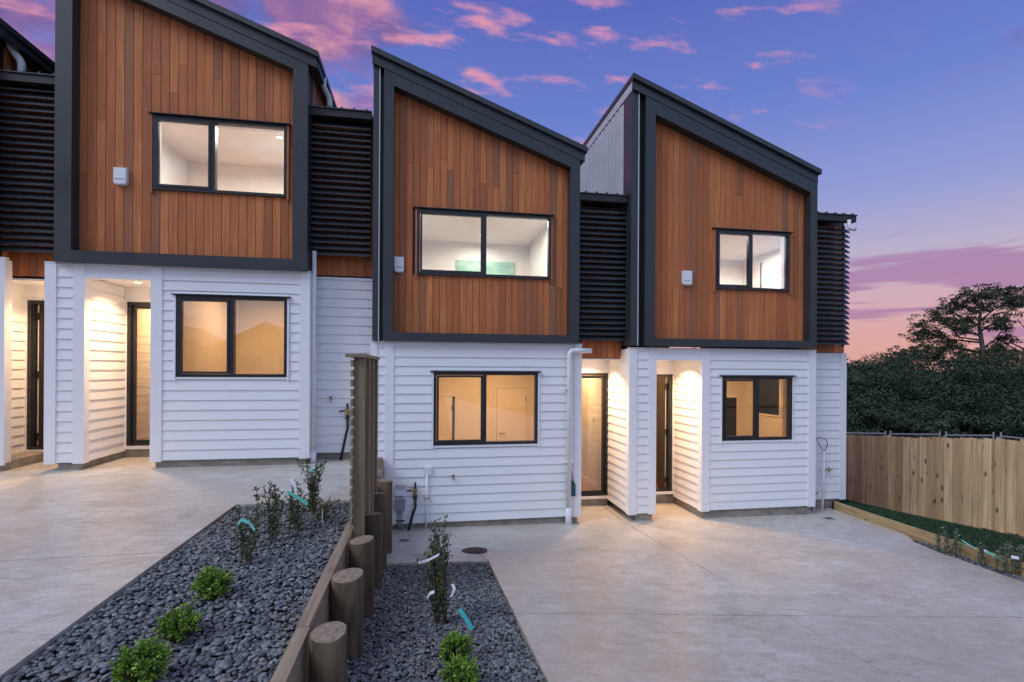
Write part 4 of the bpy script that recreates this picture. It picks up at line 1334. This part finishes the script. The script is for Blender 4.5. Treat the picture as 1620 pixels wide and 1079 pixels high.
leggy(-1.02, 5.3, zu, .20, 7, 'low leafy shrub with a white stake in the upper bed', 10, lean=.4, leaf=.045)
leggy(.14, 4.12, zlow(.14, 4.12) - .03, 0.86, 17, 'tall bushy shrub with white tags in the lower bed', 12, lean=.11, dens=52, spread=.045, leaf=.036)
leggy(7.70, 6.25, zlow(7.6, 6.2) - .03, .40, 7, 'silvery young plant at the timber edging, left of the right-hand three', 13, material='silver', spread=.14, dens=60, leaf=.042, group='young plants along the timber edging')
leggy(7.76, 5.86, zlow(7.6, 5.9) - .03, .33, 3, 'silvery young plant with a green tag at the timber edging', 14, material='silver', dens=60, leaf=.042, group='young plants along the timber edging')
leggy(7.78, 5.55, zlow(7.6, 5.5) - .03, .46, 6, 'silvery young plant with a white tag at the right edge', 15, material='silver', spread=.1, dens=60, leaf=.042, group='young plants along the timber edging')


def ribbon(name, pts, wvec, material, label, cat='plant tag', th_=.002):
    """a thin bent plastic tag along pts, width vector wvec"""
    m = MB(); n = len(pts); wv = Vector(wvec) * .75; nn = Vector((0, 0, th_))
    P = [Vector(p) for p in pts]
    dirs = (P[-1] - P[0]).normalized(); nrm = dirs.cross(wv).normalized() * th_
    vs = []
    for p in P: vs += [p - wv / 2, p + wv / 2, p + wv / 2 + nrm, p - wv / 2 + nrm]
    fs = []
    for i in range(n - 1):
        for k in range(4): fs.append((i * 4 + k, i * 4 + (k + 1) % 4, (i + 1) * 4 + (k + 1) % 4, (i + 1) * 4 + k))
    fs += [(3, 2, 1, 0), tuple((n - 1) * 4 + k for k in range(4))]
    o = m.add(vs, fs).build(name, material)
    return tag(o, label, cat, 'plastic tags on the plants')


ribbon('plant_tag', [(-1.40, 4.14, -1.21), (-1.37, 4.13, -1.17), (-1.32, 4.13, -1.19), (-1.27, 4.12, -1.25)], (.0, .01, .032), 'tagg', 'green plant tag on the nearest upright shrub of the upper bed')
ribbon('plant_tag', [(-1.20, 4.86, -1.02), (-1.165, 4.85, -1.06), (-1.15, 4.85, -1.13), (-1.16, 4.85, -1.19)], (.036, .0, .01), 'tagw', 'white plant tag looped above the green one in the upper bed')
ribbon('plant_tag', [(-1.22, 4.83, -1.13), (-1.15, 4.82, -1.17), (-1.08, 4.82, -1.22), (-1.04, 4.82, -1.25)], (.012, .0, .036), 'tagg', 'green plant tag hanging under the white one in the upper bed')
ribbon('plant_tag', [(-1.19, 5.55, -1.08), (-1.16, 5.54, -1.07), (-1.13, 5.54, -1.10)], (0., .01, .03), 'tagg', 'small green plant tag on the tallest far shrub of the upper bed')
ribbon('plant_stake', [(-.98, 5.18, -1.57), (-.982, 5.18, -1.40)], (.012, 0, 0), 'tagw', 'thin white stake in the upper bed pebbles', 'stake')
zr = zlow(.14, 4.1)
ribbon('plant_tag', [(-.04, 4.02, zr + .515), (.04, 4.0, zr + .54), (.12, 3.98, zr + .585)], (.01, 0, .03), 'tagw', 'long white plant tag near the top of the tall tagged shrub')
ribbon('plant_tag', [(.03, 3.98, zr + .25), (.05, 3.97, zr + .29), (.085, 3.96, zr + .305)], (0, .01, .028), 'tagw', 'curled white plant tag at the left side of the tall tagged shrub')
ribbon('plant_tag', [(.225, 3.98, zr + .345), (.24, 3.97, zr + .31), (.215, 3.97, zr + .25)], (.03, 0, .006), 'tagw', 'curled white plant tag at the right side of the tall tagged shrub')
ribbon('plant_tag', [(.275, 3.9, zr + .185), (.32, 3.89, zr + .12), (.375, 3.88, zr + .03)], (.034, 0, .022), 'tagc', 'turquoise plant tag hanging right of the tall tagged shrub')
ribbon('plant_tag', [(7.72, 6.1, -2.47), (7.80, 6.05, -2.53), (7.86, 6.02, -2.57)], (.0, .01, .03), 'tagg', 'pale green plant tag on the leftmost plant at the timber edging')
ribbon('plant_tag', [(7.74, 5.8, -2.53), (7.82, 5.75, -2.57), (7.90, 5.72, -2.62)], (.0, .01, .04), 'tagg', 'bright green plant tag on the middle plant at the timber edging')
ribbon('plant_tag', [(7.73, 5.81, -2.52), (7.77, 5.79, -2.53)], (.0, .01, .05), 'tagw', 'small white plant tag on the middle plant at the timber edging')
ribbon('plant_tag', [(7.72, 5.47, -2.48), (7.80, 5.44, -2.49)], (.0, .012, .05), 'tagw', 'white plant tag on the rightmost plant at the timber edging')

# grass on the lawn
n = 60000
gx = rng.uniform(8.0, 10.75, n); gy = rng.uniform(4.2, 13, n)
gz = np.array([zlawn(a, b) for a, b in zip(gx, gy)])
ang = rng.uniform(0, 6.28, n); hgt = rng.uniform(.025, .06, n); wd = .006
ln = rng.normal(0, .022, (n, 2))
A = np.stack([gx - wd * np.cos(ang), gy - wd * np.sin(ang), gz], 1); B = np.stack([gx + wd * np.cos(ang), gy + wd * np.sin(ang), gz], 1)
Cc = np.stack([gx + ln[:, 0], gy + ln[:, 1], gz + hgt], 1)
V = np.stack([A, B, Cc], 1).reshape(-1, 3); F = np.arange(3 * n).reshape(-1, 3)
o = put('grass', np_mesh('grass', V, F, np.repeat(rng.uniform(0, 1, n), 3)), 'grass')
tag(o, 'dark green mown grass between the timber edging and the paling fence', 'grass', kind='stuff')
sheet('earth_strip', 10.75, 11.04, 3, 17, lambda x, y: zlawn(x, y) + .012 + .02 * math.sin(y * 7) * math.sin(y * 2.3), 'earth', .12, .05)


# ------------------------------------------------------------------ trees beyond the fences
def tree(x, y, zb_, h, r, label, seed, nclump=150, per=240, leaf=.135, material='dark', group='dark trees beyond the paling fence', name='bushy_tree'):
    global rng
    keep = rng; rng = np.random.default_rng(seed)
    t = empty(name, (x, y, zb_), label, 'tree', group)
    tr = MB()
    tr.tube([(x, y, zb_ - .3), (x + .1, y, zb_ + h * .4), (x - .05, y + .1, zb_ + h * .75)], [.22, .15, .06], 8)
    for k in range(6):
        a = k * 1.05; tr.tube([(x, y, zb_ + h * (.2 + .08 * k)), (x + math.cos(a) * r * .7, y + math.sin(a) * r * .7, zb_ + h * (.4 + .08 * k))], [.05, .02], 5)
    tr.build('trunk', 'bark', t)
    d = rand_dirs(nclump, .15)
    d[:, 2] = np.where(rng.uniform(0, 1, nclump) < .35, np.abs(d[:, 2]), d[:, 2])
    rr = rng.uniform(.45, 1.0, nclump) ** .6
    lump = 1 + .18 * np.sin(d[:, 0] * 4 + seed) * np.cos(d[:, 1] * 3.3 + seed * 2)
    c = np.stack([x + d[:, 0] * r * rr * lump, y + d[:, 1] * r * rr * lump, zb_ + h * .5 + d[:, 2] * h * .5 * rr * lump], 1)
    cr = r * rng.uniform(.13, .33, nclump)
    P = np.repeat(c, per, 0); dd = rand_dirs(nclump * per, .35)
    rad = np.repeat(cr, per) * (1 - .3 * rng.uniform(0, 1, nclump * per) ** 2)
    P = P + dd * rad[:, None] * np.array((1, 1, .6))
    P += rng.normal(0, .05, P.shape)
    ct = rng.uniform(.05, .65, nclump)
    tone = np.clip(np.repeat(ct, per) + rng.uniform(-.12, .14, nclump * per), 0, 1)
    leaf_obj('crown', [leaf_cloud(P, dd, leaf, leaf * .5, tone=tone, nrm=dd)], material, t)
    rng = keep


TR = [(19.2, 22.5, 6.5, 3.2), (22.0, 24.8, 6.9, 3.3), (24.3, 22.9, 6.75, 3.4), (26.6, 25.0, 7.1, 3.4), (28.6, 22.6, 6.9, 3.4), (30.8, 24.0, 7.2, 3.4), (32.6, 21.6, 6.7, 3.3), (35.2, 23.4, 7.0, 3.5),
      (20.6, 20.0, 5.2, 2.6), (25.4, 19.6, 5.2, 2.8), (29.8, 18.6, 5.0, 2.7), (15.6, 24.0, 6.4, 3.2), (37.5, 21.0, 6.6, 3.4)]
LB = ['dark bushy tree just right of the end townhouse', 'dark bushy tree, second from the townhouse along the hedge row', 'dark bushy tree left of the pine',
      'dark bushy tree directly in front of the left pine trunk', 'dark bushy tree between the two pine trunks', 'dark bushy tree under the right pine trunk',
      'dark bushy tree by the right edge of the row', 'dark bushy tree past the right pine trunk', 'low dark bush in front of the tree row near the townhouse',
      'low dark bush in front of the tree row, at its middle', 'low dark bush in front of the tree row near the right edge', 'dark bushy tree mostly hidden behind the end townhouse', 'dark bushy tree cut by the right edge']
for i, ((x, y, h, r), lb) in enumerate(zip(TR, LB)):
    tree(x, y, -6.4, h - .1, r, lb, 40 + i)

# far tree line on the low ridge
n = 200
cx = rng.uniform(60, 330, n); cy = 60 + cx * rng.uniform(.75, 1.0, n)
P = []; 
for a, b in zip(cx, cy):
    dist = math.hypot(a, b); top_ = dist * rng.uniform(.000, .018) - .5
    k = 60
    q = rng.normal(0, 1, (k, 3)) * np.array((3.5, 3.5, 2.2)); P.append(np.array((a, b, top_ - 4.0)) + q)
P = np.concatenate(P)
V, F, T_ = leaf_cloud(P, rand_dirs(len(P), .2), 1.6, 1.0)
o = put('distant_woods', np_mesh('distant_woods', V, F, T_), 'far'); tag(o, 'distant wooded ridge behind the dark trees', 'woods', kind='stuff')


def pine(bx, by, zb_, trunk, limbs, label, seed, pads):
    """spreading pine: trunk path, limbs (start fraction, end point), flat foliage pads (centre, rx, rz)"""
    global rng
    keep = rng; rng = np.random.default_rng(seed)
    t = empty('pine_tree', (bx, by, zb_), label, 'tree', 'spreading pines')
    m = MB(); m.tube(trunk, list(np.linspace(.32, .08, len(trunk))), 9)
    A = np.array(trunk)

    def on(f):
        q = f * (len(A) - 1); i = min(int(q), len(A) - 2); return A[i] * (1 - (q - i)) + A[i + 1] * (q - i)
    tr = m.build('trunk', 'bark', t, True)
    lm = MB(); parts = []
    for f, end in limbs:
        s = on(f); e = np.array(end); mid = s * .45 + e * .55 + np.array((0, 0, -.25)) + rng.normal(0, .2, 3)
        lm.tube([tuple(s), tuple(mid), tuple(e)], [.09, .055, .02], 6)
    allp = []
    for (c, rx, rz) in pads:
        c = np.array(c); k = max(14, int(rx * 34))
        j = int(np.argmin([np.linalg.norm(np.array(e) - c) for _, e in limbs])); root = np.array(limbs[j][1])
        for q in range(k):
            off = rng.normal(0, .62, 3) * np.array((rx * 1.08, rx, rz * 2.1)); cc = c + off
            if q % 3 == 0:
                lm.tube([tuple(root), tuple((root + cc) / 2 + np.array((0, 0, -.12))), tuple(cc)], [.028, .02, .010], 5)
            nn_ = int(rng.uniform(18, 50)); sz = rng.uniform(.6, 1.2)
            d = rand_dirs(nn_, .4); pp = cc + d * rng.uniform(.1, 1, nn_)[:, None] * np.array((.40, .40, .14)) * sz
            parts.append(leaf_cloud(pp, d + rand_dirs(nn_, .8) * .6, .20, .08))
    lm.build('limb', 'bark', t, True)
    leaf_obj('crown', parts, 'pine', t)
    rng = keep


# axes at the pines: e = across the view to the right, f = away
e_ = np.array((math.cos(th) * .80 - math.sin(0) , -math.sin(th) - .45, 0)); e_ /= np.linalg.norm(e_)
f_ = np.array((-e_[1], e_[0], 0))


def at(base, a, z, d=0.):
    q = np.array(base) + e_ * a + f_ * d; return (q[0], q[1], z)


b1 = (48.9, 37.0, 0)
K = 1.08
tr1 = [at(b1, 0, -7), at(b1, .0, -2), at(b1, .1, 1.5), at(b1, -.2, 4.0), at(b1, -.05, 6.2)]
def pd(base, lst):
    return [(at(base, a, z, d), rx, rz) for a, z, rx, rz, d in lst]
pads1 = pd(b1, [(-1.9, 5.9, 1.0, .28, .5), (-.7, 6.6, 1.2, .3, -.6), (.9, 6.8, 1.3, .3, .6), (2.4, 6.7, 1.1, .3, 1.2), (-3.2, 5.2, .8, .25, .2), (-.2, 5.6, 1.1, .3, 1.0), (1.8, 5.7, 1.1, .3, -1.), (-2.5, 4.3, .9, .3, -.8),
                (-4.3, 4.1, .7, .25, .3), (-4.6, 3.2, .7, .2, -.4), (-3.4, 3.3, .8, .22, .9), (-1.5, 3.6, .8, .25, -1.2), (-2.2, 2.6, .7, .25, .6), (1.2, 4.3, .8, .25, -1.3), (-.8, 4.6, .9, .3, .2),
                (-5.2, 1.8, 1.1, .3, .5), (-3.9, 1.9, 1.1, .3, -.6), (-4.7, 1.1, 1.3, .35, 0), (-3.0, 1.3, 1.0, .35, .7), (-1.8, 1.7, .9, .35, -.9), (-.9, .9, 1.1, .35, .9), (-6.0, .8, .8, .25, .3), (.6, 1.2, 1.0, .35, -1.), (1.3, 1.9, .8, .3, .9)])
lim1 = [(.92, at(b1, -.6, 6.4)), (.9, at(b1, .9, 6.6, .4)), (.75, at(b1, -2.1, 5.5, .4)), (.8, at(b1, 2.2, 6.3, .8)), (.66, at(b1, -3.3, 4.6)), (.62, at(b1, -2.4, 3.9, -.6)), (.6, at(b1, -4.4, 3.6, .2)),
        (.55, at(b1, 1.3, 4.1, -1.)), (.5, at(b1, -2.2, 2.3, .5)), (.45, at(b1, -4.6, 1.4)), (.42, at(b1, -1.6, 1.4, -.7)), (.42, at(b1, .8, 1.2, -.7)), (.7, at(b1, 1.8, 5.4, -.8)), (.5, at(b1, -3.5, 2.9, .6))]
pine(b1[0], b1[1], -7, tr1, lim1, 'spreading pine with layered flat foliage, left of the two pines', 70, pads1)
b2 = (51.0, 35.6, 0)
tr2 = [at(b2, .3, -7), at(b2, .1, -1), at(b2, .4, 1.8), at(b2, 1.3, 4.2), at(b2, 2.2, 6.4)]
pads2 = pd(b2, [(.6, 6.0, 1.0, .3, .5), (2.0, 6.9, 1.2, .3, -.3), (3.5, 6.9, 1.4, .3, .5), (3.8, 5.9, 1.1, .3, -.8), (5.0, 6.2, 1.3, .3, .4), (2.6, 5.0, .7, .2, .9), (4.3, 4.4, 1.0, .3, 0.), (-1.3, 3.9, .7, .22, -.5),
                (-.9, 2.7, .7, .22, .5), (1.6, 2.3, .8, .25, -.6), (3.6, 3.0, .9, .3, .4), (-.4, 1.2, .9, .3, .8), (1.4, .9, .8, .3, -.9), (5.6, 5.0, 1.1, .3, 1.), (3.0, 1.3, 1., .3, .6)])
lim2 = [(.98, at(b2, 2.0, 6.6)), (.9, at(b2, 3.6, 6.6, .4)), (.6, at(b2, -.1, 4.6, .3)), (.62, at(b2, .7, 5.7, .4)), (.6, at(b2, 3.9, 5.6, -.6)), (.55, at(b2, 4.4, 4.2)), (.5, at(b2, -1.2, 3.7, -.4)), (.47, at(b2, 3.5, 2.8, .3)),
        (.45, at(b2, -.9, 2.5, .4)), (.45, at(b2, 1.6, 2.2, -.5)), (.7, at(b2, 5.3, 5.7, .6)), (.42, at(b2, -.2, 1.1, .6)), (.42, at(b2, 5.0, 2.2, -.5)), (.5, at(b2, 2.6, 4.7, .8))]
pine(b2[0], b2[1], -7, tr2, lim2, 'leaning pine with bare pale limbs at the right edge', 71, pads2)


# ------------------------------------------------------------------ house across the street, seen only as a reflection in the glass
t = empty('house', (-15.5, -26, -1.7), 'dark gabled house across the street, mirrored in the lower left window', 'house')
box('wall', 'grey', t, -23, -8.5, -32, -24, -1.75, 1.35)
for x0, x1 in ((-23.6, -15.8), (-15.7, -7.9)):
    xm = (x0 + x1) / 2
    MB().xz([(x0, 1.352), (x1, 1.352), (xm, 3.3)], -32.4, -23.5).build('roof', 'metal', t)
for x0 in (-21.6, -18.2, -13.6, -10.9): box('window', 'black', t, x0, x0 + 1.5, -23.995, -23.93, -.4, .9)
